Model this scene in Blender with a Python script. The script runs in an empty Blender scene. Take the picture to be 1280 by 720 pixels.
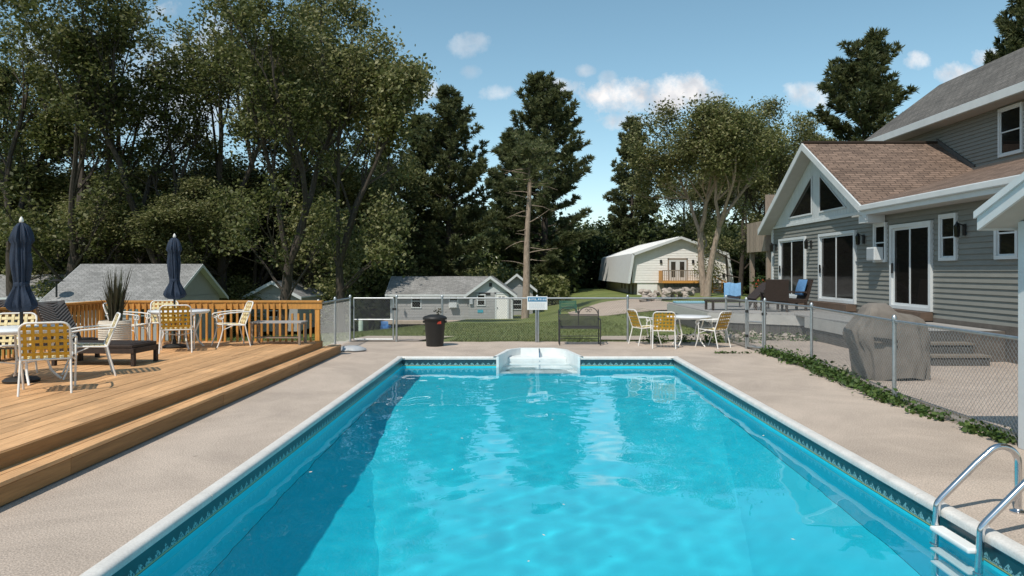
import bpy, bmesh, math, random
import numpy as np
from mathutils import Vector, Matrix
from mathutils.geometry import tessellate_polygon
random.seed(7)
RNG = np.random.default_rng(7)
SC = bpy.context.scene
COL = SC.collection
R = math.radians

# ------------------------------------------------------------------ camera
cam_d = bpy.data.cameras.new('camera')
cam = bpy.data.objects.new('camera', cam_d); COL.objects.link(cam)
CAM_H = 1.75
cam.location = (0, 0, CAM_H)
cam.rotation_euler = (R(90), 0, 0)
cam_d.sensor_width = 36.0
cam_d.lens = 36.0 * 900 / 1280
cam_d.shift_x = -12 / 1280
cam_d.shift_y = -21 / 1280
cam_d.clip_start = 0.05
cam_d.clip_end = 2500
SC.camera = cam

# ------------------------------------------------------------------ sun, sky, exposure
SUN = Vector((0.36, 0.60, -1.0)).normalized()          # direction in which sunlight travels
sun_d = bpy.data.lights.new('sun', 'SUN')
sun_d.energy = 3.6
sun_d.angle = R(0.53)
sun_d.color = (1.0, 0.93, 0.82)
sun = bpy.data.objects.new('sun', sun_d); COL.objects.link(sun)
sun.rotation_euler = SUN.to_track_quat('-Z', 'Y').to_euler()
sun.location = (-20, -30, 45)
try:
    sun_d.cycles.is_caustics_light = True
except Exception:
    pass
W = bpy.data.worlds.new('World'); SC.world = W
W.use_nodes = True
nt = W.node_tree; nt.nodes.clear()
def wn(t, **kw):
    n = nt.nodes.new(t)
    for k, v in kw.items(): setattr(n, k, v)
    return n
def wl(a, b): nt.links.new(a, b)
def wmath(op, a, b=None, clamp=False):
    n = wn('ShaderNodeMath', operation=op, use_clamp=clamp)
    for i, s in enumerate((a, b)):
        if s is None: continue
        if isinstance(s, (int, float)): n.inputs[i].default_value = s
        else: wl(s, n.inputs[i])
    return n.outputs[0]
sky = wn('ShaderNodeTexSky', sky_type='NISHITA')
sky.sun_disc = False
sky.sun_elevation = math.asin(-SUN.z)
sky.sun_rotation = math.atan2(-SUN.x, -SUN.y)
sky.altitude = 300; sky.air_density = 1.0; sky.dust_density = 0.15; sky.ozone_density = 1.2
hs = wn('ShaderNodeHueSaturation'); hs.inputs['Hue'].default_value = 0.475; hs.inputs['Saturation'].default_value = 1.0; hs.inputs['Value'].default_value = 1.0
wl(sky.outputs[0], hs.inputs['Color'])
tc = wn('ShaderNodeTexCoord')
sep = wn('ShaderNodeSeparateXYZ'); wl(tc.outputs['Generated'], sep.inputs[0])
yc = wmath('MAXIMUM', wmath('ABSOLUTE', sep.outputs[1]), 0.05)
U = wmath('DIVIDE', sep.outputs[0], yc); V = wmath('DIVIDE', sep.outputs[2], yc)
cmb = wn('ShaderNodeCombineXYZ'); wl(U, cmb.inputs[0]); wl(V, cmb.inputs[1]); wl(sep.outputs[1], cmb.inputs[2])
no1 = wn('ShaderNodeTexNoise'); no1.inputs['Scale'].default_value = 19; no1.inputs['Detail'].default_value = 9; no1.inputs['Roughness'].default_value = 0.66
wl(cmb.outputs[0], no1.inputs['Vector'])
# cumulus clouds (direction on the dome, size, density)
CL = [(815, 122, 88, 27, 1.0), (850, 108, 52, 20, .9), (790, 152, 46, 14, .75), (690, 110, 30, 13, .75), (588, 56, 30, 16, .35), (622, 116, 22, 12, .5),
      (520, 112, 28, 15, .7), (733, 87, 13, 9, .45), (760, 97, 13, 9, .35), (1148, 78, 20, 12, .7), (1195, 92, 30, 16, .8), (1245, 74, 34, 14, .8), (1015, 120, 38, 18, .65),
      (590, 90, 16, 10, .25), (225, 110, 110, 95, .6), (60, 60, 60, 40, .4), (310, 90, 60, 60, .5)]
tot = None
for cx, cy, sx, sy, dn in CL:
    a = wmath('DIVIDE', wmath('SUBTRACT', U, (cx - 652) / 900), sx / 900)
    b = wmath('DIVIDE', wmath('SUBTRACT', V, (339 - cy) / 900), sy / 900)
    r2 = wmath('ADD', wmath('MULTIPLY', a, a), wmath('MULTIPLY', b, b))
    m = wmath('SUBTRACT', 1.0, r2)
    m = wmath('ADD', m, wmath('MULTIPLY', wmath('SUBTRACT', no1.outputs[0], 0.5), 4.6))
    m = wmath('MULTIPLY', wmath('MULTIPLY', m, 0.85, True), dn)
    tot = m if tot is None else wmath('MAXIMUM', tot, m)
# scattered fair-weather clouds over the rest of the dome
no2 = wn('ShaderNodeTexNoise'); no2.inputs['Scale'].default_value = 2.2; no2.inputs['Detail'].default_value = 6
mp2 = wn('ShaderNodeMapping'); mp2.inputs['Scale'].default_value = (1, 1, 2.2); wl(tc.outputs['Generated'], mp2.inputs[0]); wl(mp2.outputs[0], no2.inputs['Vector'])
gen = wmath('MULTIPLY', wmath('SUBTRACT', no2.outputs[0], 0.56), 5.0, True)
back = wmath('LESS_THAN', sep.outputs[1], 0.0)
tot = wmath('MAXIMUM', tot, wmath('MULTIPLY', gen, wmath('MULTIPLY', back, 0.7)))
tot = wmath('MULTIPLY', tot, wmath('GREATER_THAN', sep.outputs[2], 0.0))
mixc = wn('ShaderNodeMixRGB'); wl(tot, mixc.inputs[0]); wl(hs.outputs[0], mixc.inputs[1])
no3 = wn('ShaderNodeTexNoise'); no3.inputs['Scale'].default_value = 30; no3.inputs['Detail'].default_value = 6; wl(cmb.outputs[0], no3.inputs['Vector'])
cmix = wn('ShaderNodeMixRGB'); wl(wmath('MULTIPLY', wmath('SUBTRACT', no3.outputs[0], 0.36), 3.4, True), cmix.inputs[0])
cmix.inputs[1].default_value = (4.7, 4.8, 5.1, 1); cmix.inputs[2].default_value = (7.2, 7.05, 7.0, 1); wl(cmix.outputs[0], mixc.inputs[2])
bg = wn('ShaderNodeBackground'); bg.inputs['Strength'].default_value = 0.12
wl(mixc.outputs[0], bg.inputs['Color'])
wo = wn('ShaderNodeOutputWorld'); wl(bg.outputs[0], wo.inputs[0])
vs = SC.view_settings
vs.view_transform = 'Standard'; vs.look = 'None'; vs.gamma = 1.0; vs.use_curve_mapping = False
vs.exposure = 0.25
SC.render.engine = 'CYCLES'
cy = SC.cycles
cy.use_denoising = True
cy.max_bounces = 10; cy.transparent_max_bounces = 12; cy.transmission_bounces = 8; cy.diffuse_bounces = 6; cy.glossy_bounces = 4
cy.sample_clamp_indirect = 6.0

# ------------------------------------------------------------------ helpers
def tag(o, label=None, cat=None, group=None, kind=None):
    if label: o['label'] = label
    if cat: o['category'] = cat
    if group: o['group'] = group
    if kind: o['kind'] = kind
    return o
def empty(name, loc=(0, 0, 0), rz=0.0, label=None, cat=None, group=None):
    o = bpy.data.objects.new(name, None); COL.objects.link(o)
    o.empty_display_size = 0.2
    o.location = loc; o.rotation_euler = (0, 0, rz)
    return tag(o, label, cat, group)
def kids(o): return list(o.children)
def copy_tree(o, parent=None):
    c = o.copy(); COL.objects.link(c); c.parent = parent
    for ch in kids(o): copy_tree(ch, c)
    return c
def origin_of(o):
    v = Vector((0, 0, 0))
    while o is not None:
        v = v + Vector(o.location); o = o.parent
    return v
class MB:
    def __init__(s): s.v = []; s.f = []; s.mi = []; s.m = 0
    def quad(s, *p):
        b = len(s.v); s.v += [tuple(q) for q in p]; s.f.append(tuple(range(b, b + len(p)))); s.mi.append(s.m); return s
    def hexa(s, p):
        b = len(s.v); s.v += [tuple(q) for q in p]
        for q in ((0, 3, 2, 1), (4, 5, 6, 7), (0, 1, 5, 4), (1, 2, 6, 5), (2, 3, 7, 6), (3, 0, 4, 7)):
            s.f.append(tuple(b + i for i in q)); s.mi.append(s.m)
        return s
    def box(s, x0, x1, y0, y1, z0, z1):
        return s.hexa([(x0, y0, z0), (x1, y0, z0), (x1, y1, z0), (x0, y1, z0), (x0, y0, z1), (x1, y0, z1), (x1, y1, z1), (x0, y1, z1)])
    def bar(s, a, b, w, h, up=(0, 0, 1)):
        a = Vector(a); b = Vector(b); d = (b - a).normalized(); u = Vector(up)
        if abs(d.dot(u)) > .98: u = Vector((0, 1, 0))
        r = d.cross(u).normalized(); u = r.cross(d).normalized()
        r *= w / 2; u *= h / 2
        return s.hexa([a - r - u, a + r - u, b + r - u, b - r - u, a - r + u, a + r + u, b + r + u, b - r + u])
    def tube(s, pts, rad, n=8, cap=True):
        pts = [Vector(p) for p in pts]; m = len(pts)
        if not isinstance(rad, (list, tuple)): rad = [rad] * m
        b0 = len(s.v); ref = None
        for i, p in enumerate(pts):
            d = (pts[min(i + 1, m - 1)] - pts[max(i - 1, 0)])
            if d.length < 1e-9: d = Vector((0, 0, 1))
            d.normalize()
            if ref is None:
                ref = Vector((1, 0, 0)) if abs(d.x) < .8 else Vector((0, 1, 0))
            r = (ref - d * ref.dot(d))
            if r.length < 1e-6: r = d.orthogonal()
            r.normalize(); ref = r; t = d.cross(r)
            for k in range(n):
                a = 2 * math.pi * k / n
                s.v.append(tuple(p + (r * math.cos(a) + t * math.sin(a)) * rad[i]))
        for i in range(m - 1):
            for k in range(n):
                k2 = (k + 1) % n
                s.f.append((b0 + i * n + k, b0 + i * n + k2, b0 + (i + 1) * n + k2, b0 + (i + 1) * n + k)); s.mi.append(s.m)
        if cap:
            s.f.append(tuple(b0 + k for k in reversed(range(n)))); s.mi.append(s.m)
            s.f.append(tuple(b0 + (m - 1) * n + k for k in range(n))); s.mi.append(s.m)
        return s
    def lathe(s, prof, n=20, c=(0, 0, 0), fn=None):
        b0 = len(s.v)
        for i, (r, z) in enumerate(prof):
            for k in range(n):
                a = 2 * math.pi * k / n
                rr = r * (fn(a, z, i) if fn else 1)
                s.v.append((c[0] + rr * math.cos(a), c[1] + rr * math.sin(a), c[2] + z))
        for i in range(len(prof) - 1):
            for k in range(n):
                k2 = (k + 1) % n
                s.f.append((b0 + i * n + k, b0 + i * n + k2, b0 + (i + 1) * n + k2, b0 + (i + 1) * n + k)); s.mi.append(s.m)
        s.f.append(tuple(b0 + k for k in reversed(range(n)))); s.mi.append(s.m)
        s.f.append(tuple(b0 + (len(prof) - 1) * n + k for k in range(n))); s.mi.append(s.m)
        return s
    def slab(s, poly, th):
        """closed slab: polygon (3-D, ordered) extruded by vector th"""
        b = len(s.v); n = len(poly); th = Vector(th)
        s.v += [tuple(Vector(p)) for p in poly] + [tuple(Vector(p) + th) for p in poly]
        s.f.append(tuple(range(b, b + n))); s.mi.append(s.m)
        s.f.append(tuple(reversed(range(b + n, b + 2 * n)))); s.mi.append(s.m)
        for i in range(n):
            j = (i + 1) % n
            s.f.append((b + j, b + i, b + n + i, b + n + j)); s.mi.append(s.m)
        return s
    def mesh(s, name, mats, smooth=False, off=(0, 0, 0)):
        me = bpy.data.meshes.new(name)
        ox, oy, oz = off
        me.from_pydata([(x - ox, y - oy, z - oz) for x, y, z in s.v], [], s.f)
        if not isinstance(mats, (list, tuple)): mats = [mats]
        for m in mats: me.materials.append(m)
        if len(mats) > 1: me.polygons.foreach_set('material_index', s.mi)
        bm = bmesh.new(); bm.from_mesh(me); bmesh.ops.recalc_face_normals(bm, faces=bm.faces); bm.to_mesh(me); bm.free()
        if smooth:
            me.polygons.foreach_set('use_smooth', [True] * len(me.polygons))
            me.set_sharp_from_angle(angle=R(50))
        me.update()
        return me
    def build(s, name, mats, parent=None, smooth=False, bevel=0.0, world=True, **tg):
        off = origin_of(parent) if (parent is not None and world) else (0, 0, 0)
        o = bpy.data.objects.new(name, s.mesh(name, mats, smooth, off)); COL.objects.link(o)
        if parent is not None: o.parent = parent
        if bevel:
            b = o.modifiers.new('bevel', 'BEVEL'); b.width = bevel; b.segments = 2; b.limit_method = 'ANGLE'; b.angle_limit = R(40)
        return tag(o, **tg)
def box(x0, x1, y0, y1, z0, z1): return MB().box(x0, x1, y0, y1, z0, z1)
def share(me, name, parent, loc=(0, 0, 0), rot=(0, 0, 0), scale=(1, 1, 1)):
    o = bpy.data.objects.new(name, me); COL.objects.link(o); o.parent = parent
    o.location = loc; o.rotation_euler = rot; o.scale = scale
    return o
def from_quads(name, verts, mat, k=4):
    """mesh of separate k-gons from an (N*k, 3) array"""
    n = len(verts); me = bpy.data.meshes.new(name)
    me.vertices.add(n); me.vertices.foreach_set('co', np.ascontiguousarray(verts, dtype=np.float32).ravel())
    me.loops.add(n); me.loops.foreach_set('vertex_index', np.arange(n, dtype=np.int32))
    me.polygons.add(n // k); me.polygons.foreach_set('loop_start', np.arange(0, n, k, dtype=np.int32))
    me.materials.append(mat); me.update(calc_edges=True); me.validate()
    return me
def unit(n):
    v = RNG.normal(size=(n, 3)); return v / np.linalg.norm(v, axis=1)[:, None]
def leaves(centers, size, droop=0.0, aspect=.62):
    """rhombic leaf blades at given points"""
    n = len(centers); s = (size * RNG.uniform(.45, 1.45, n))[:, None]
    nn = unit(n); nn[:, 2] = np.abs(nn[:, 2]) + .35; nn /= np.linalg.norm(nn, axis=1)[:, None]
    a = unit(n); a -= nn * (a * nn).sum(1)[:, None]; a /= np.linalg.norm(a, axis=1)[:, None]
    b = np.cross(nn, a)
    c = np.asarray(centers)
    v = np.stack([c - a * s * .5, c + b * s * .5 * aspect - a * s * .05, c + a * s * .5 - nn * s * droop, c - b * s * .5 * aspect - a * s * .05], 1)
    return v.reshape(-1, 3)

# ------------------------------------------------------------------ materials
MATS = {}
def M(name, col, rough=.65, var=.15, scale=6.0, stretch=(1, 1, 1), bump=0.0, bscale=None, rand=0.0, metal=0.0, spec=.4, col2=None, island=0.0, detail=5.0, speck=0.0, sscale=300.0, coat=0.0, stain=0.0):
    m = bpy.data.materials.new(name); m.use_nodes = True; t = m.node_tree; N = t.nodes; L = t.links
    p = N['Principled BSDF']
    p.inputs['Roughness'].default_value = rough; p.inputs['Metallic'].default_value = metal
    p.inputs['Specular IOR Level'].default_value = spec; p.inputs['Coat Weight'].default_value = coat
    co = N.new('ShaderNodeTexCoord'); mp = N.new('ShaderNodeMapping'); mp.inputs['Scale'].default_value = stretch
    L.new(co.outputs['Object'], mp.inputs[0])
    if rand:
        oi = N.new('ShaderNodeObjectInfo'); ad = N.new('ShaderNodeVectorMath'); ad.operation = 'ADD'
        sc_ = N.new('ShaderNodeVectorMath'); sc_.operation = 'SCALE'; sc_.inputs[3].default_value = 37.0
        cx_ = N.new('ShaderNodeCombineXYZ'); L.new(oi.outputs['Random'], cx_.inputs[0]); L.new(oi.outputs['Random'], cx_.inputs[2])
        L.new(cx_.outputs[0], sc_.inputs[0]); L.new(co.outputs['Object'], ad.inputs[0]); L.new(sc_.outputs[0], ad.inputs[1]); L.new(ad.outputs[0], mp.inputs[0])
    nz = N.new('ShaderNodeTexNoise'); nz.inputs['Scale'].default_value = scale; nz.inputs['Detail'].default_value = detail; nz.inputs['Roughness'].default_value = .6
    L.new(mp.outputs[0], nz.inputs['Vector'])
    rmp = N.new('ShaderNodeMapRange'); rmp.inputs[1].default_value = .3; rmp.inputs[2].default_value = .7; L.new(nz.outputs[0], rmp.inputs[0])
    mx = N.new('ShaderNodeMixRGB'); L.new(rmp.outputs[0], mx.inputs[0])
    c2 = col2 or tuple(min(1, c * (1 + var)) for c in col); c1 = col if col2 else tuple(c * (1 - var) for c in col)
    mx.inputs[1].default_value = (*c1, 1); mx.inputs[2].default_value = (*c2, 1)
    out = mx.outputs[0]
    if rand or island:
        h = N.new('ShaderNodeHueSaturation'); mr = N.new('ShaderNodeMapRange')
        a = rand or island
        mr.inputs[3].default_value = 1 - a; mr.inputs[4].default_value = 1 + a
        if rand: L.new(oi.outputs['Random'], mr.inputs[0])
        else:
            g = N.new('ShaderNodeNewGeometry'); L.new(g.outputs['Random Per Island'], mr.inputs[0])
        L.new(mr.outputs[0], h.inputs['Value']); L.new(out, h.inputs['Color']); out = h.outputs[0]
    if speck:
        n3 = N.new('ShaderNodeTexNoise'); n3.inputs['Scale'].default_value = sscale; n3.inputs['Detail'].default_value = 2; L.new(co.outputs['Object'], n3.inputs['Vector'])
        h2 = N.new('ShaderNodeHueSaturation'); m2 = N.new('ShaderNodeMapRange'); m2.inputs[1].default_value = .3; m2.inputs[2].default_value = .7
        m2.inputs[3].default_value = 1 - speck; m2.inputs[4].default_value = 1 + speck
        L.new(n3.outputs[0], m2.inputs[0]); L.new(m2.outputs[0], h2.inputs['Value']); L.new(out, h2.inputs['Color']); out = h2.outputs[0]
    if stain:
        n4 = N.new('ShaderNodeTexNoise'); n4.inputs['Scale'].default_value = .55; n4.inputs['Detail'].default_value = 10; n4.inputs['Roughness'].default_value = .72; n4.inputs['Distortion'].default_value = 1.2; L.new(co.outputs['Object'], n4.inputs['Vector'])
        h4 = N.new('ShaderNodeHueSaturation'); m4 = N.new('ShaderNodeMapRange'); m4.inputs[1].default_value = .35; m4.inputs[2].default_value = .62; m4.inputs[3].default_value = 1 - stain; m4.inputs[4].default_value = 1 + stain * .5
        L.new(n4.outputs[0], m4.inputs[0]); L.new(m4.outputs[0], h4.inputs['Value']); L.new(out, h4.inputs['Color']); out = h4.outputs[0]
        n5 = N.new('ShaderNodeTexVoronoi'); n5.inputs['Scale'].default_value = 1.1; L.new(co.outputs['Object'], n5.inputs['Vector'])
        h5 = N.new('ShaderNodeHueSaturation'); m5 = N.new('ShaderNodeMapRange'); m5.inputs[1].default_value = .012; m5.inputs[2].default_value = .035; m5.inputs[3].default_value = .62; m5.inputs[4].default_value = 1.0
        L.new(n5.outputs['Distance'], m5.inputs[0]); L.new(m5.outputs[0], h5.inputs['Value']); L.new(out, h5.inputs['Color']); out = h5.outputs[0]
    L.new(out, p.inputs['Base Color'])
    if bump:
        b = N.new('ShaderNodeBump'); b.inputs['Strength'].default_value = bump; b.inputs['Distance'].default_value = .02
        n2 = N.new('ShaderNodeTexNoise'); n2.inputs['Scale'].default_value = bscale or scale * 6; n2.inputs['Detail'].default_value = 3
        L.new(mp.outputs[0], n2.inputs['Vector']); L.new(n2.outputs[0], b.inputs['Height']); L.new(b.outputs[0], p.inputs['Normal'])
    MATS[name] = m
    return m
def leafmat(name, cols, trans=.3):
    m = bpy.data.materials.new(name); m.use_nodes = True; t = m.node_tree; N = t.nodes; L = t.links
    p = N['Principled BSDF']; p.inputs['Roughness'].default_value = .55; p.inputs['Specular IOR Level'].default_value = .35
    g = N.new('ShaderNodeNewGeometry'); cr = N.new('ShaderNodeValToRGB'); L.new(g.outputs['Random Per Island'], cr.inputs[0])
    e = cr.color_ramp.elements
    while len(e) < len(cols): e.new(.5)
    for i, c in enumerate(cols):
        e[i].position = i / (len(cols) - 1); e[i].color = (*c, 1)
    oi = N.new('ShaderNodeObjectInfo'); h = N.new('ShaderNodeHueSaturation'); mr = N.new('ShaderNodeMapRange')
    mr.inputs[3].default_value = .8; mr.inputs[4].default_value = 1.2; L.new(oi.outputs['Random'], mr.inputs[0]); L.new(mr.outputs[0], h.inputs['Value']); L.new(cr.outputs[0], h.inputs['Color'])
    L.new(h.outputs[0], p.inputs['Base Color'])
    tr = N.new('ShaderNodeBsdfTranslucent'); L.new(h.outputs[0], tr.inputs[0])
    mx = N.new('ShaderNodeMixShader'); mx.inputs[0].default_value = trans
    L.new(p.outputs[0], mx.inputs[1]); L.new(tr.outputs[0], mx.inputs[2]); L.new(mx.outputs[0], N['Material Output'].inputs[0])
    MATS[name] = m
    return m
M('concrete', (.44, .362, .30), .88, .10, .8, bump=.35, bscale=90, speck=.36, sscale=80, detail=9, stain=.16)
M('patio', (.40, .33, .28), .9, .10, 1.6, bump=.4, bscale=90, speck=.4, sscale=50, stain=.12)
M('kerb', (.30, .26, .22), .9, .2, 4, bump=.3)
M('coping', (.62, .60, .57), .5, .10, 5, speck=.08, sscale=60)
M('liner', (.023, .62, .745), .5, .05, 2)
M('stair_white', (.72, .74, .73), .35, .08, 4)
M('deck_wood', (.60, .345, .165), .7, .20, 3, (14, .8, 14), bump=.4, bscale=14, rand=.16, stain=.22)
M('riser_wood_shaded', (.34, .18, .068), .65, .22, 3, (10, .6, 10), bump=.3, bscale=14, rand=.1)  # darker than the deck boards: shade on the risers put into the colour
M('rail_wood', (.50, .235, .055), .6, .18, 4, (6, 6, 1), bump=.2, bscale=20, rand=.14)
M('white_metal', (.74, .72, .69), .4, .06, 12, spec=.5)
M('strap_back', (.54, .30, .028), .5, .12, 20)
M('strap_front', (.70, .58, .32), .5, .10, 20)
M('table_white', (.72, .73, .74), .35, .06, 6, spec=.5)
M('weave', (.25, .205, .18), .6, .15, 20)
M('weave_dark', (.055, .040, .033), .55, .3, 20)
M('towel', (.15, .30, .48), .9, .12, 10, bump=.3)
M('navy', (.018, .030, .055), .85, .2, 10, bump=.3, bscale=40)
M('black_metal', (.02, .02, .02), .5, .1, 10)
M('steel', (.62, .62, .63), .18, .05, 8, metal=1.0)
M('galv', (.42, .44, .45), .42, .12, 14, metal=.85)
M('galv_dark', (.20, .21, .21), .5, .15, 14, metal=.6)
M('wire', (.33, .34, .34), .5, .1, 14, metal=.7)
M('siding', (.192, .192, .174), .6, .07, 3, rand=.05)
M('cottage_siding', (.33, .33, .33), .7, .08, 4, rand=.05)
M('trim', (.56, .585, .595), .5, .06, 3)
M('white_board', (.50, .53, .54), .6, .06, 3, rand=.03)
M('soffit', (.42, .41, .38), .7, .06, 4)
M('foundation', (.115, .10, .088), .9, .2, 5, bump=.4)
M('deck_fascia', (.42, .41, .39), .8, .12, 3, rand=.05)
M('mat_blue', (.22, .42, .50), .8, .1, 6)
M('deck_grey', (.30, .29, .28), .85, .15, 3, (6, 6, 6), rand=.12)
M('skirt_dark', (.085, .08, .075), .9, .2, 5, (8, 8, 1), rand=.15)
M('weathered', (.27, .215, .17), .85, .2, 4, (8, 8, 1.5), rand=.15)
M('wicker', (.040, .026, .020), .55, .3, 30, bump=.6, bscale=120)
M('cushion_blue', (.08, .19, .36), .9, .15, 12, bump=.3, bscale=60)
M('cover', (.165, .145, .126), .85, .16, 5, bump=.25, bscale=200)
M('cover_dark', (.03, .028, .026), .9, .1, 10)
M('can_black', (.018, .017, .016), .5, .1, 10)
M('red', (.55, .06, .03), .5, .05, 10)
M('pot', (.62, .54, .44), .8, .08, 10, bump=.2)
M('pot_tan', (.45, .27, .14), .8, .08, 10)
M('bark', (.052, .042, .034), .95, .45, 5, (3, 3, .7), bump=.8, bscale=14)
M('bark_pale', (.30, .235, .185), .95, .35, 4, (3, 3, .8), bump=.8, bscale=14)
M('barn_white', (.76, .75, .73), .6, .06, 3, rand=.03)
M('barn_block', (.46, .40, .34), .85, .1, 3)
M('metal_roof', (.76, .76, .75), .35, .06, 2, (1, 1, 1), spec=.5)
M('stone', (.36, .31, .27), .9, .28, 4, rand=.25, bump=.4)
M('gravel', (.42, .34, .28), .95, .14, .6, speck=.25, sscale=30, bump=.3, bscale=40)
M('lawn', (.095, .135, .030), .9, .4, .5, col2=(.175, .19, .056), speck=.35, sscale=14, bump=.5, bscale=30)
M('forest_floor', (.06, .05, .03), .95, .4, .5)
M('sign_white', (.72, .73, .72), .4, .03, 10)
M('sign_blue', (.04, .20, .36), .4, .05, 10)
M('sign_text', (.78, .80, .82), .4, .03, 10)
M('sign_grey', (.42, .45, .48), .5, .05, 10)
M('green_metal', (.03, .13, .085), .5, .1, 8)
M('iron', (.035, .034, .034), .55, .2, 20)
M('utility', (.42, .50, .42), .6, .05, 8)
M('teal', (.05, .32, .42), .6, .1, 10)
M('plastic_blue', (.05, .20, .48), .5, .1, 10)
M('flower', (.60, .10, .05), .7, .2, 20)
M('grey_plastic', (.36, .38, .40), .5, .1, 10)
M('brown_door', (.11, .075, .055), .6, .2, 8)
leafmat('leaf_oak', [(.050, .062, .018), (.098, .118, .034), (.155, .170, .055), (.25, .24, .11)], .42)
leafmat('leaf_light', [(.065, .080, .024), (.125, .142, .046), (.20, .205, .08), (.32, .30, .16)], .42)
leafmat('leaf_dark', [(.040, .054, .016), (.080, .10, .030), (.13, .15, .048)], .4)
leafmat('needle', [(.060, .078, .032), (.11, .13, .052), (.185, .195, .085)], .4)
leafmat('leaf_weed', [(.03, .06, .012), (.055, .10, .02), (.10, .15, .035)], .3)
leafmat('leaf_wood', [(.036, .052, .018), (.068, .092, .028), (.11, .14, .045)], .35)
leafmat('grass', [(.070, .10, .022), (.11, .14, .034), (.18, .175, .06)], .3)
leafmat('reed', [(.04, .035, .018), (.09, .075, .04), (.06, .08, .03)], .2)
def glass_dark():
    m = bpy.data.materials.new('window_glass'); m.use_nodes = True
    p = m.node_tree.nodes['Principled BSDF']
    p.inputs['Base Color'].default_value = (.012, .011, .010, 1); p.inputs['Roughness'].default_value = .04; p.inputs['IOR'].default_value = 1.5; p.inputs['Specular IOR Level'].default_value = .35
    MATS['glass'] = m
glass_dark()
def shingle_mat(name, c1, c2, mortar):
    m = bpy.data.materials.new(name); m.use_nodes = True; t = m.node_tree; N = t.nodes; L = t.links
    p = N['Principled BSDF']; p.inputs['Roughness'].default_value = .95; p.inputs['Specular IOR Level'].default_value = .15
    uv = N.new('ShaderNodeUVMap')
    br = N.new('ShaderNodeTexBrick'); br.offset = .37; br.offset_frequency = 2; br.squash = 1.0
    br.inputs['Scale'].default_value = 1.0; br.inputs['Brick Width'].default_value = .30; br.inputs['Row Height'].default_value = .14
    br.inputs['Mortar Size'].default_value = .012; br.inputs['Mortar Smooth'].default_value = .3; br.inputs['Bias'].default_value = -.1
    br.inputs['Color1'].default_value = (*c1, 1); br.inputs['Color2'].default_value = (*c2, 1); br.inputs['Mortar'].default_value = (*mortar, 1)
    L.new(uv.outputs[0], br.inputs['Vector'])
    nz = N.new('ShaderNodeTexNoise'); nz.inputs['Scale'].default_value = 18; nz.inputs['Detail'].default_value = 8; L.new(uv.outputs[0], nz.inputs['Vector'])
    n2 = N.new('ShaderNodeTexNoise'); n2.inputs['Scale'].default_value = .7; n2.inputs['Detail'].default_value = 4; L.new(uv.outputs[0], n2.inputs['Vector'])
    ad = N.new('ShaderNodeMath'); ad.operation = 'ADD'; L.new(nz.outputs[0], ad.inputs[0]); L.new(n2.outputs[0], ad.inputs[1])
    mr = N.new('ShaderNodeMapRange'); mr.inputs[1].default_value = .6; mr.inputs[2].default_value = 1.4; mr.inputs[3].default_value = .65; mr.inputs[4].default_value = 1.35; L.new(ad.outputs[0], mr.inputs[0])
    h = N.new('ShaderNodeHueSaturation'); L.new(mr.outputs[0], h.inputs['Value']); L.new(br.outputs[0], h.inputs['Color']); L.new(h.outputs[0], p.inputs['Base Color'])
    b = N.new('ShaderNodeBump'); b.inputs['Strength'].default_value = .7; b.inputs['Distance'].default_value = .012; b.invert = True; L.new(br.outputs['Fac'], b.inputs['Height']); L.new(b.outputs[0], p.inputs['Normal'])
    MATS[name] = m
shingle_mat('shingle_brown', (.225, .158, .122), (.13, .092, .073), (.05, .037, .03))
shingle_mat('shingle_grey', (.155, .145, .135), (.105, .10, .094), (.05, .047, .045))
shingle_mat('shingle_pale', (.29, .285, .28), (.20, .20, .195), (.10, .10, .10))
M('step_wood', (.17, .145, .12), .85, .2, 4, rand=.1)
def border_mat():
    m = bpy.data.materials.new('liner_border'); m.use_nodes = True; t = m.node_tree; N = t.nodes; L = t.links
    p = N['Principled BSDF']; p.inputs['Roughness'].default_value = .35
    uv = N.new('ShaderNodeUVMap'); sp = N.new('ShaderNodeSeparateXYZ'); L.new(uv.outputs[0], sp.inputs[0])
    def mth(op, a, b=None, cl=False):
        n = N.new('ShaderNodeMath'); n.operation = op; n.use_clamp = cl
        for i, s in enumerate((a, b)):
            if s is None: continue
            if isinstance(s, (int, float)): n.inputs[i].default_value = s
            else: L.new(s, n.inputs[i])
        return n.outputs[0]
    u, v = sp.outputs[0], sp.outputs[1]         # metres along the wall, metres above the bottom of the print
    tri = mth('PINGPONG', u, .055)               # 0 .. .055
    inb = mth('MULTIPLY', mth('GREATER_THAN', v, .028), mth('LESS_THAN', v, mth('ADD', .030, mth('MULTIPLY', tri, .95))))
    nz = N.new('ShaderNodeTexNoise'); nz.inputs['Scale'].default_value = 60; L.new(uv.outputs[0], nz.inputs['Vector'])
    lace = mth('GREATER_THAN', nz.outputs[0], .47)
    def mix(f, a, b):
        n = N.new('ShaderNodeMixRGB')
        L.new(f, n.inputs[0])
        for i, c in ((1, a), (2, b)):
            if isinstance(c, tuple): n.inputs[i].default_value = (*c, 1)
            else: L.new(c, n.inputs[i])
        return n.outputs[0]
    nzb = N.new('ShaderNodeTexNoise'); nzb.inputs['Scale'].default_value = 14; nzb.inputs['Detail'].default_value = 5; L.new(uv.outputs[0], nzb.inputs['Vector'])
    dark = mix(nzb.outputs[0], (.006, .030, .042), (.020, .075, .095))
    top = mth('GREATER_THAN', v, .132)
    c = mix(top, dark, (.010, .17, .24))
    c = mix(mth('MULTIPLY', inb, lace), c, (.22, .42, .44))
    yl = mth('MULTIPLY', mth('GREATER_THAN', v, .016), mth('LESS_THAN', v, .026))
    c = mix(yl, c, (.42, .42, .16))
    c = mix(mth('LESS_THAN', v, .010), c, (.023, .62, .745))
    L.new(c, p.inputs['Base Color'])
    MATS['liner_border'] = m
border_mat()
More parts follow.
